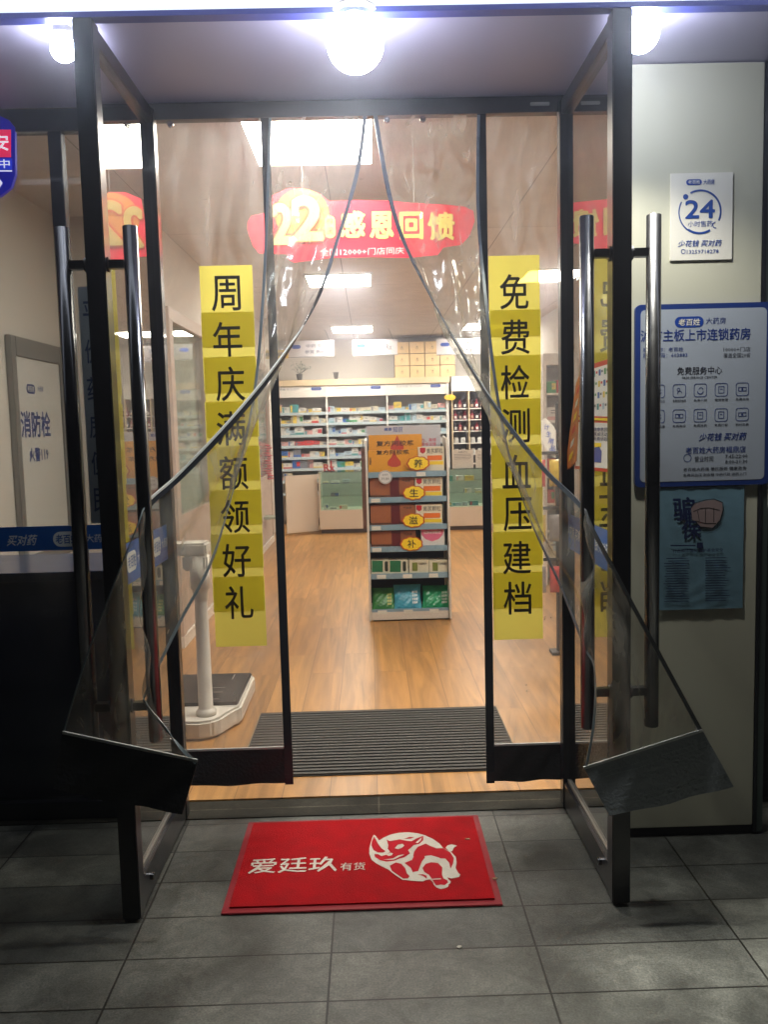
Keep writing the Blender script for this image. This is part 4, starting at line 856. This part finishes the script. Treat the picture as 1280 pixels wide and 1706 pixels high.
# prescription sign and notices on the counter
p = at(549, 791, Y=9.1); t = thing('prescription_sign', 'red Rx letters standing on the left glass counter', 'sign', (p.x, 9.1, .887))
mb = MB(); put_text(mb, 'Rx', (p.x, 9.09, .945), .155, .10, bold=.05); obj('letters', mb, M('rx_red', (.50, .01, .02), .35), t, fix=False); obj('stand', MB().box(p.x - .08, p.x + .08, 9.093, 9.105, .8872, .895), black, t)
for px0, px1, lab, tx in ((754, 789, 'white printed notice card on the right counter', '温馨提示'), (793, 816, 'white printed notice card at the far right of the counter', '公告')):
    a, b = at(px0, 776, Y=9.1), at(px1, 749, Y=9.1); t = thing('notice_card', lab, 'notice', ((a.x + b.x) / 2, 9.1, .887), group='notice cards on the counter')
    obj('card', MB().box(a.x, b.x, 9.10, 9.106, .8872, b.z), white, t); obj('stand', MB().box(a.x, b.x, 9.085, 9.125, .8866, .8871), steel, t)
    mb = MB(); put_text(mb, tx, ((a.x + b.x) / 2, 9.098, b.z - .03), (b.x - a.x) * .45, .02, bold=.01)
    for k in range(4): mb.box(a.x + .03, b.x - .03 - .02 * (k == 3), 9.0975, 9.0985, b.z - .065 - .022 * k, b.z - .06 - .022 * k)
    obj('print', mb, grey_ink, t, fix=False)

# ------------------------------------------------------------------ back shelving unit
GY = 10.2
sh_ = thing('shelving_unit', 'long white shelving unit packed with medicine boxes along the back wall', 'shelving unit', (-.2, 10.4, .01))
bx_ = [-1.60, -.644, .290, 1.212]
swm = M('shelf_white', S(232, 228, 220), .45, var=.03)
sz = [at(600, y, Y=GY).z for y in (686, 704, 723, 741, 760, 779)] ; sz.append(sz[-1] - .19); sz.append(sz[-1] - .19)
obj('wood_top', MB().box(-1.62, 1.262, 10.18, 10.56, 2.155, 2.248), M('pale_wood', (.66, .52, .33), .5, var=.12, scale=5), sh_, bevel=.003)
obj('back_board', MB().box(-1.6, 1.235, 10.54, 10.555, .05, 2.154), M('shelf_back', S(186, 180, 174), .6), sh_)
for x in bx_ + [1.23]: obj('upright', MB().box(x - .011, x + .011, 10.195, 10.535, .0105, 2.154), swm, sh_)
for i in range(3):
    a, b = bx_[i] + .0115, bx_[i + 1] - .0115
    h = obj('header_panel', MB().box(a, b, 10.205, 10.215, 1.985, 2.15), swm, sh_)
    mb = MB(); ff = fr(10.204); ff.mshape(mb, rrect((b - .16) if i else (b - .14), 2.11, .16, .048, .023), .001); obj('logo', mb, blue, h, fix=False)
    mb = MB(); put_text(mb, '老百姓', (b - (.16 if i else .14), 10.2015, 2.11), .11, .028, bold=.01); put_text(mb, '家庭常备 安全用药', (a + .33, 10.203, 2.112), .40, .034, bold=.004, m=None); obj('lettering', mb, M('header_grey', (.30, .32, .36), .5), h, fix=False)
    for z in sz:
        s = obj('shelf', MB().box(a, b, 10.21, 10.53, z - .02, z), swm, sh_)
        obj('price_strip', MB().box(a, b, 10.196, 10.209, z - .030, z + .012), M('strip_pale_blue', (.50, .60, .64), .35, var=.25, scale=20), s)
rown = ['top', 'second', 'third', 'fourth', 'fifth', 'sixth', 'seventh', 'bottom']
special = {(0, 3): [6, 2, 9, 0, 8, 8, 8, 2], (1, 1): [3, 0, 4, 0, 0, 0, 0], (0, 1): [2, 2, 6, 6, 0, 0, 2], (2, 0): [9, 6, 3, 3, 0, 2, 2], (0, 4): [2, 2, 4, 0, 10, 9, 0, 6], (0, 5): [6, 6, 0, 4, 10, 9, 0, 2]}
for i in range(3):
    for r_, z in enumerate(sz[:7]):
        x = bx_[i] + .02; k = 0; seq = special.get((i, r_))
        if seq is None: seq = [random.choice([0, 0, 0, 0, 1, 1, 1, 2, 2, 3, 3, 3, 5, 6, 9]) for _ in range(12)]
        while x < bx_[i + 1] - .09 and k < 11:
            wd_ = random.uniform(.075, .145); wd_ = min(wd_, bx_[i + 1] - .018 - x); ht_ = random.uniform(.055, .105) if random.random() < .8 else .135
            ci = seq[k % len(seq)]
            medbox(x, x + wd_, 10.215 + random.uniform(.0, .02), .12, z + .0005, ht_, ci, random.randrange(3, 11), f'{pname[ci]} medicine box, {ordn[k]} along the {rown[r_]} shelf, {["left", "middle", "right"][i]} bay of back shelving', 'medicine boxes on the back shelving')
            x += wd_ + random.choice([.002, .003, .004, .006]); k += 1
# herb drawer cabinet
hx0, hx1, hz0, hz1 = .42, 1.36, 2.2485, 2.80
hd = thing('drawer_cabinet', 'pale wooden herb drawer cabinet with ring pulls on top of the shelving', 'drawer cabinet', (1, 10.45, 2.25))
dwm = M('drawer_wood', (.70, .50, .25), .5, var=.12, scale=7)
obj('carcass', MB().box(hx0, hx1, 10.30, 10.60, hz0, hz1), M('carcass_wood', (.16, .10, .05), .5), hd)
nC, nR = 4, 3; cwid = (hx1 - hx0) / nC; rht = (hz1 - hz0) / nR
for i in range(nC):
    for j in range(nR):
        xa = hx0 + i * cwid; za = hz0 + j * rht
        d = obj('drawer', MB().box(xa + .006, xa + cwid - .006, 10.285, 10.299, za + .006, za + rht - .006), dwm, hd, bevel=.002)
        mb = MB(); arc(mb, fr(10.283), (xa + cwid / 2, za + rht * .45), .018, .004, 0, 360, .002, 14); mb.tube((xa + cwid / 2, 10.285, za + rht * .56), (xa + cwid / 2, 10.276, za + rht * .56), .009, 8)
        obj('ring_pull', mb, M('brass_dark', (.12, .08, .03), .4, .6), d, fix=False)
# supports so the cabinet's right end does not float: a second unit beside the first
wu = thing('wine_shelf', 'shelf of dark red gift bottles and white jars right of the medicine shelving', 'shelving unit', (1.7, 10.4, .01))
wx0, wx1 = 1.285, 2.20
wz = [at(770, y, Y=GY).z for y in (680, 699, 718, 738, 757)]
for x in (wx0, wx0 + .26, wx0 + .52, wx0 + .78, wx1): obj('upright', MB().box(x, x + .018, 10.20, 10.54, .0105, 2.02), M('pale_wood', (0, 0, 0)), wu)
for z in wz + [.9, .6, .3]: obj('shelf', MB().box(wx0 + .001, wx1 + .017, 10.205, 10.535, z - .014, z), swm, wu)
obj('header_panel', MB().box(wx0, wx1 + .018, 10.20, 10.54, 2.0205, 2.247), swm, wu)
obj('back_board', MB().box(wx0, wx1 + .018, 10.541, 10.552, .0105, 2.02), M('wine_back', (.035, .02, .02), .5), wu)
wine = M('wine_red', (.22, .008, .02), .3); wdk = M('wine_dark', (.02, .008, .01), .25)
tops = [1.79 + .0] 
for c_ in range(4):
    for r_, z in enumerate(wz):
        for k in range(3):
            x = wx0 + .03 + .26 * c_ + .074 * k; ht_ = .11
            if r_ < 3:
                o = tag(obj('gift_bottle', MB().lathe((x + .03, 10.27, z + .0005), [(.030, 0), (.031, .07), (.026, .085), (.011, .10), (.011, .125), (.013, .126), (.013, .138)], 12, wine if (k + r_) % 2 else wdk).box(x + .012, x + .048, 10.2375, 10.2392, z + .02, z + .06, M('bottle_label', (.5, .35, .25), .5) if (c_ + k) % 2 else white_ink), None, smooth=False),
                        f'dark red bottle, {ordn[k]} in column {ordn[c_]} on the {rown[r_]} level of the wine shelf', 'bottle', 'bottles on the wine shelf')
            elif k < 2:
                x += .03 * k
                o = tag(obj('white_jar', MB().lathe((x + .04, 10.27, z + .0005), [(.036, 0), (.038, .01), (.038, .06), (.03, .068), (.032, .07), (.032, .085)], 14), M('jar_white', (.62, .62, .60), .35)),
                        f'white jar, {ordn[k]} in column {ordn[c_]} on the {rown[r_]} level of the wine shelf', 'jar', 'white jars on the wine shelf')
p = at(750, 662, Y=10.15); t = thing('oval_tag', 'yellow oval tag on the edge of the wine shelf', 'shelf tag', (p.x, 10.15, p.z - .04))
obj('plate', fr(10.15).mshape(MB(), [(p.x + .088 * math.cos(k / 30 * 6.283), p.z + .045 * math.sin(k / 30 * 6.283)) for k in range(30)], 0, None, .004), M('oval_yellow', (.85, .50, .02), .4), t)
obj('bracket', MB().tube((p.x, 10.155, p.z), (p.x, 10.195, p.z), .005, 8), steel, t)
# hanging signs over the counter
for px0, px1, py0, py1, lines, lab in ((480, 556, 567, 595, ['中药 饮片', '参茸 贵细'], 'left hanging white sign board with two rows of dark characters'),
        (588, 662, 565, 592, ['处方药 Rx'], 'middle hanging white sign board with logo and Rx'), (728, 805, 563, 591, ['常 用 药 品', '家 庭 用 药'], 'right hanging white sign board with logo and two small rows')):
    Y_ = 9.3; ff = fr(Y_); a, b = at(px0, py1, Y=Y_), at(px1, py0, Y=Y_)
    t = thing('hanging_sign', lab, 'sign', ((a.x + b.x) / 2, Y_, a.z), group='white signs hanging over the counter')
    obj('board', MB().box(a.x, b.x, Y_, Y_ + .012, a.z, b.z), M('hang_board', S(206, 202, 204), .4), t)
    obj('edge', MB().box(a.x - .004, b.x + .004, Y_ - .002, Y_ + .014, a.z - .008, a.z - .0005), grey_ink, t)
    mb = MB(); w_ = px1 - px0
    if len(lines) == 1: ff.text(mb, lines[0], px0 + 26, py0 + 6, px1 - 9, py1 - 8, .001, bold=.01)
    else:
        ff.text(mb, lines[0], px0 + 30, py0 + 6, px1 - 10, py0 + 12, .001, bold=.03); ff.text(mb, lines[1], px0 + 28, py0 + 16, px1 - 14, py0 + 22, .001, bold=.03)
    obj('lettering', mb, M('sign_grey', (.16, .17, .22), .5), t, fix=False)
    mb = MB(); ff.pill(mb, px0 + 6, py0 + 8, px0 + 21, py0 + 14, .001); obj('logo', mb, blue, t, fix=False)
    for xa, xb in ((a.x + .06, a.x + .12), (b.x - .06, b.x - .12)): obj('cord', MB().tube((xa, Y_ + .006, b.z), (xb, Y_ + .006, 2.9), .0025, 6), grey_ink, t)
# yellow wall notice at the left
a, b = at(436, 598, Y=8.9), at(480, 583, Y=8.9); t = thing('yellow_wall_sign', 'small yellow sign with dark lettering at the left end of the back wall', 'sign', ((a.x + b.x) / 2, 8.9, a.z))
obj('board', MB().box(a.x, b.x, 8.9, 8.91, a.z, b.z), yel, t); mb = MB(); put_text(mb, '收银台 贵细药材', ((a.x + b.x) / 2, 8.898, (a.z + b.z) / 2), (b.x - a.x) * .85, .055, bold=.02); obj('lettering', mb, ink, t, fix=False)
for xa in (a.x + .04, b.x - .04): obj('cord', MB().tube((xa, 8.905, b.z), (xa, 8.905, 2.9), .0025, 6), grey_ink, t)
# potted plants on the shelving top
p = at(499, 629, Y=10.3)
pp = thing('potted_plant', 'small leafy plant in a dark pot on the left of the shelving top', 'potted plant', (p.x, 10.3, 2.2485))
obj('pot', MB().lathe((p.x, 10.3, 2.249), [(.035, 0), (.048, .08), (.052, .085), (.052, .095), (.044, .095)], 16), M('pot_dark', (.05, .045, .04), .5), pp, smooth=False)
mb = MB()
for k in range(90):
    a = random.uniform(0, 6.283); rr2 = random.uniform(.02, .19); hh = .10 + random.uniform(0, .14) * (1 - rr2 * 2.2) + .05; c_ = Vector((p.x + .02 + rr2 * math.cos(a), 10.3 + rr2 * .6 * math.sin(a), 2.249 + hh))
    d = Vector((random.uniform(-1, 1), random.uniform(-1, 1), random.uniform(-.3, 1))).normalized(); e = d.orthogonal().normalized(); L_ = random.uniform(.018, .034)
    mb.add([c_, c_ + d * L_ * .5 + e * L_ * .3, c_ + d * L_, c_ + d * L_ * .5 - e * L_ * .3], [(0, 1, 2, 3)])
obj('foliage', mb, M('plant_green', (.03, .07, .025), .5, var=.5), pp, fix=False)
mb = MB()
for k in range(9):
    a = k / 9 * 6.283; mb.tube((p.x, 10.3, 2.34), (p.x + .02 + .12 * math.cos(a), 10.3 + .07 * math.sin(a), 2.43), .003, 5)
obj('stem', mb, M('stem_brown', (.06, .05, .03), .6), pp)
p = at(560, 629, Y=10.3); t = thing('empty_pot', 'small dark square pot alone on the shelving top', 'pot', (p.x, 10.3, 2.2485))
obj('pot_body', MB().tube((p.x, 10.3, 2.249), (p.x, 10.3, 2.345), .036, 4, .054), M('pot_grey', (.07, .06, .055), .5), t); obj('rim', MB().tube((p.x, 10.3, 2.3455), (p.x, 10.3, 2.358), .060, 4, .060), M('pot_grey', (0, 0, 0)), t)

# ------------------------------------------------------------------ left side of the shop
lp_ = thing('glazed_partition', 'glazed partition with pale frame along the left side of the shop', 'partition', (-1.34, 5.5, .01))
pfm = M('partition_frame', S(196, 178, 164), .45, var=.04)
obj('lower_panel', MB().box(-1.395, -1.33, 2.75, 8.4, .09, .92), pfm, lp_)
obj('skirting', MB().box(-1.395, -1.315, 2.625, 8.4, .0105, .089), white, lp_)
for y_ in (2.63, 3.9, 5.3, 6.9, 8.3): obj('post', MB().box(-1.396, -1.318, y_, y_ + .11, .0895, 2.25), pfm, lp_, bevel=.003)
obj('top_rail', MB().box(-1.396, -1.318, 2.63, 8.41, 2.2505, 2.34), pfm, lp_, bevel=.003)
obj('glass', MB().box(-1.350, -1.344, 2.742, 8.298, .9205, 2.2495), cglass, lp_)
p = at(447, 770, X=-1.31) if False else at(447, 770, Y=8.0)
t = thing('red_charm', 'long red knotted charm hanging at the left end of the shop', 'hanging charm', (p.x, 8.0, p.z))
mb = MB()
for k in range(14):
    zz = at(447, 742 + k * 4.2, Y=8.0).z; r_ = .035 + .025 * (k / 14) + .012 * math.sin(k * 2.1); mb.lathe((p.x + .012 * math.sin(k * 1.7), 8.0, zz - .02), [(.01, 0), (r_, .012), (r_ * .9, .026), (.01, .034)], 9)
obj('bundle', mb, M('charm_red', (.55, .01, .02), .35, var=.4, scale=30), t); obj('cord', MB().tube((p.x, 8.0, at(447, 742, Y=8.0).z), (p.x, 8.0, 2.9), .002, 5), red, t)
a = at(443, 926, Y=7.4); t = thing('storage_stool', 'pale green stool standing by the left wall near the counter', 'stool', (a.x + .1, 7.5, .01))
g_ = M('stool_green', (.30, .34, .26), .5)
obj('seat', MB().box(a.x - .05, a.x + .20, 7.40, 7.66, .40, .43), g_, t, bevel=.005)
for x_ in (a.x - .045, a.x + .165):
    for y_ in (7.41, 7.62): obj('leg', MB().box(x_, x_ + .03, y_, y_ + .03, .0105, .3995), g_, t)
# hydrant cabinet door on the left wall
hc = thing('hydrant_cabinet', 'white fire hydrant cabinet door with steel frame behind the left window', 'hydrant cabinet', (-2, 2.0, .7))
ya, yb, za, zb = 1.60, 2.44, .74, 2.06
hm = M('hydrant_steel', (.30, .30, .29), .35, .7)
for (a_, b_, c_, d_) in ((ya, ya + .07, za, zb), (yb - .07, yb, za, zb), (ya + .0705, yb - .0705, za, za + .07), (ya + .0705, yb - .0705, zb - .11, zb)): obj('frame', MB().box(-1.998, -1.965, a_, b_, c_, d_), hm, hc, bevel=.004)
obj('door_panel', MB().box(-1.997, -1.978, ya + .071, yb - .071, za + .071, zb - .111), M('hydrant_white', S(212, 210, 204), .4, var=.03), hc)
f = Face((-1.976, 0, 0), (0, 1, 0), (0, 0, 1), (1, 0, 0))
mb = MB()
def wtext(t_, yc, zc, wd_, ht_, **k): put_text(mb, t_, (-1.9765, yc, zc), wd_, ht_, (0, 1, 0), (0, 0, 1), **k)
q = f.px(60, 707); wtext('消防栓', q[0], q[1], .46, .155, bold=.03); q = f.px(65, 757); wtext('火警119', q[0], q[1], .30, .085, bold=.03)
q = f.px(51, 648); mb.poly([(-1.9768, q[0] + a_, q[1] + b_) for a_, b_ in rrect(0, 0, .13, .055, .026)], (1, 0, 0)); q = f.px(66, 648); wtext('大药房', q[0] + .01, q[1], .09, .035)
obj('lettering', mb, M('hydrant_blue', (.008, .035, .20), .4), hc, fix=False)
mb = MB(); q = f.px(51, 648); put_text(mb, '老百姓', (-1.9758, q[0], q[1]), .10, .035, (0, 1, 0), (0, 0, 1), .01); obj('logo_text', mb, offwhite, hc, fix=False)
# navy cabinet behind the left window
nc = thing('navy_cabinet', 'dark navy cabinet standing behind the left window under the blue band', 'cabinet', (-1.6, .5, .01))
nvm = M('navy_lacquer', (.007, .018, .09), .3, coat=.2)
obj('body', MB().box(-1.99, -1.04, .12, .62, .03, .93), nvm, nc, bevel=.003); obj('top', MB().box(-1.995, -1.02, .10, .64, .9305, .965), M('navy_top', (.008, .03, .12), .25, coat=.2), nc, bevel=.003); obj('plinth', MB().box(-1.98, -1.06, .14, .60, .0105, .0295), black, nc)
mb = MB(); put_text(mb, '老百姓', (-1.27, .1185, .80), .11, .035, bold=.02); obj('lettering', mb, M('navy_letter', (.05, .07, .15), .4), nc, fix=False)
# white notices with blue lettering stuck behind the left window and beside the door
t = thing('window_notice', 'white strip notice with blue print behind the left window by the door', 'notice', (-.97, .035, .7))
a, b = -1.075, -.99
obj('sheet', MB().box(a, b, .032, .034, 1.16, 2.05), M('notice_white', S(205, 203, 206), .5), t)
mb = MB()
for k, ch_ in enumerate('平价药房便民'): put_text(mb, ch_, ((a + b) / 2, .0310, 1.95 - .14 * k), .055, .09, bold=.01)
obj('lettering', mb, navy, t, fix=False)

# ------------------------------------------------------------------ right side of the shop
a = at(905, 590, Y=4.6)
rs = thing('side_rack', 'white shelf rack with small goods against the right side of the shop', 'shelving unit', (1.35, 4.7, .01))
sx0, sx1 = at(906, 700, Y=4.6).x, at(906, 700, Y=4.6).x + .62
for x_ in (sx0, sx1 - .03): obj('upright', MB().box(x_, x_ + .03, 4.6, 5.0, .0105, 2.02), swm, rs)
obj('header', MB().box(sx0, sx1, 4.59, 5.0, 2.0205, 2.12), swm, rs); obj('back_board', MB().box(sx0 + .001, sx1 - .001, 4.99, 5.0, .0105, 2.02), M('shelf_back', (0, 0, 0)), rs)
for k in range(7):
    z = .25 + .25 * k; obj('shelf', MB().box(sx0 + .0305, sx1 - .0305, 4.605, 4.985, z, z + .018), swm, rs)
    x = sx0 + .04; j = 0
    while x < sx1 - .14:
        wd_ = random.uniform(.06, .11); ci = random.choice([0, 2, 9, 8, 7, 10])
        medbox(x, x + wd_, 4.63, .1, z + .0185, random.uniform(.1, .19), ci, random.randrange(3, 11), f'{pname[ci]} pack, {ordn[j]} on the {ordn[6 - k]} shelf down of the right side rack', 'packs on the right side rack'); x += wd_ + .008; j += 1
# flyers taped to the inner face of the right door glass
fd = Face((.7385, 0, 0), (0, -1, 0), (0, 0, 1), (-1, 0, 0))
fs = thing('flyer', 'red bordered flyer with rows of product pictures on the right door glass', 'flyer', (.7385, -.4, 1.4))
obj('sheet', fd.shape(MB(), [(968, 613), (1017, 597), (1018, 787), (958, 781)], 0, None, .001), M('flyer_red', (.50, .02, .02), .4), fs)
mb = MB(); ffw = M('flyer_white', (.74, .72, .68), .4)
fd.shape(mb, [(970, 620), (1016, 606), (1016, 694), (964, 692)], .0008, ffw); fd.shape(mb, [(963, 703), (1016, 705), (1016, 781), (960, 776)], .0008, ffw)
for i in range(5):
    for j in range(4):
        xx = 972 + 9 * i - j; zz = 623 - 2.4 * i + 17.5 * j + .5 * i * j
        fd.shape(mb, [(xx, zz), (xx + 3.2, zz - .8), (xx + 3.2, zz + 9.5), (xx, zz + 10)], .0016, random.choice(pal[3:])); fd.shape(mb, [(xx + 4.4, zz + 1), (xx + 7, zz), (xx + 7, zz + 4), (xx + 4.4, zz + 4.5)], .0016, random.choice([red, grey_ink, pal[7]]))
fd.shape(mb, [(964, 695), (1016, 697), (1016, 701), (964, 699)], .0016, yel)
for j in range(3): fd.text(mb, ['健康惠民', '满减活动', '免费领取'][j], 990, 712 + 8 * j, 1014, 719 + 8 * j, .0016, bold=.012, m=navy)
fd.shape(mb, [(984, 738), (1003, 738), (1003, 745), (984, 744)], .0016, yel); fd.shape(mb, [(985, 750), (990, 746), (1000, 744), (1004, 752), (1003, 771), (985, 769)], .0016, blue)
obj('print', mb, None, fs, fix=False)
t = thing('flyer', 'narrow tilted orange and yellow flyer edge on the right door glass', 'flyer', (.7385, -.2, 1.4))
obj('sheet', fd.shape(MB(), [(942, 787), (962, 768), (969, 619), (961, 640)], .002, None, .001), M('flyer_orange', (.60, .16, .03), .4, var=.8, scale=25), t)
mb = MB()
for j in range(6): fd.shape(mb, [(949 + 2.6 * j, 770 - 22 * j), (955 + 2.2 * j, 762 - 22 * j), (957 + 2.2 * j, 750 - 22 * j), (951 + 2.6 * j, 758 - 22 * j)], .003, [yel, ffw, red][j % 3])
obj('print', mb, None, t, fix=False)
# wobbler and hanging snacks near the right jamb
p = at(917, 730, Y=2.2); t = thing('wobbler_sign', 'white oval wobbler sign with blue writing near the right door jamb', 'sign', (p.x, 2.2, p.z))
obj('oval', fr(2.2).mshape(MB(), [(p.x + .055 * math.cos(k / 30 * 6.283) + .035 * -math.sin(k / 30 * 6.283), p.z + .125 * math.sin(k / 30 * 6.283)) for k in range(30)], 0, None, .002), offwhite, t)
mb = MB()
for k, ch_ in enumerate('计生用品'): put_text(mb, ch_, (p.x - .02 + .012 * k, 2.198, p.z + .07 - .045 * k), .035, .035, bold=.01, rot=-.2)
obj('lettering', mb, M('wob_blue', (.05, .12, .5), .4), t, fix=False); obj('arm', MB().tube((p.x + .03, 2.203, p.z), (p.x + .30, 2.203, p.z), .002, 6), steel, t)
hp = thing('hook_stand', 'slim black hook stand carrying hanging packs by the right door jamb', 'display stand', (p.x + .05, 2.1, .01))
hxp = p.x + .05
obj('post', MB().box(hxp - .012, hxp + .012, 2.20, 2.224, .03, 1.62), black, hp); obj('foot', MB().box(hxp - .05, hxp + .05, 2.16, 2.27, .0105, .0295), black, hp)
obj('crossbar', MB().box(hxp - .16, hxp + .16, 2.194, 2.1995, 1.3, 1.32).box(hxp - .16, hxp + .16, 2.194, 2.1995, .95, .97).box(hxp - .16, hxp + .16, 2.194, 2.1995, .62, .64), steel, hp)
kk = 0
for r_, z in enumerate((1.30, .95, .62)):
    for c_ in range(3):
        x = hxp - .13 + .11 * c_; m_ = [M('snack_red', (.45, .05, .05), .3, var=.6, scale=30), M('snack_gold', (.55, .38, .05), .25, var=.6, scale=30), M('snack_grey', (.22, .20, .20), .3, var=.5, scale=30)][(r_ + c_) % 3]
        nm = ['red', 'gold', 'grey'][(r_ + c_) % 3]
        def pk(s): return lambda u, v: Vector((x + .085 * (u - .5), 2.17 + s * .018 * (math.sin(math.pi * u) * math.sin(math.pi * v)) ** .5 + .002 * math.sin(u * 20 + v * 30), z - .20 + .17 * v))
        t = thing('hanging_pack', f'{nm} foil pack, {ordn[c_]} along the {["upper", "middle", "lower"][r_]} bar of the hook stand', 'pack', (x, 2.17, z - .2), group='foil packs on the hook stand')
        obj('pouch', MB().grid(pk(-1), 8, 12).grid(pk(1), 8, 12), m_, t, smooth=True, fix=False); obj('hook', MB().tube((x, 2.17, z - .03), (x, 2.17, z + .005), .002, 6).tube((x, 2.17, z + .005), (x, 2.194, z + .005), .002, 6), steel, t)
# ------------------------------------------------------------------ volume added to stand in for lens glare around the lamps
hz = bpy.data.materials.new('lens_glare_haze'); hz.use_nodes = True; N = hz.node_tree.nodes; N.remove(N['Principled BSDF'])
pvv = N.new('ShaderNodeVolumePrincipled'); pvv.inputs['Color'].default_value = (.82, .85, 1, 1); pvv.inputs['Density'].default_value = .021; pvv.inputs['Anisotropy'].default_value = .91
hz.node_tree.links.new(pvv.outputs[0], N['Material Output'].inputs['Volume'])
tag(obj('glare_haze', MB().box(-18, 18, -18, 14, -1, 4), hz), kind='stuff')
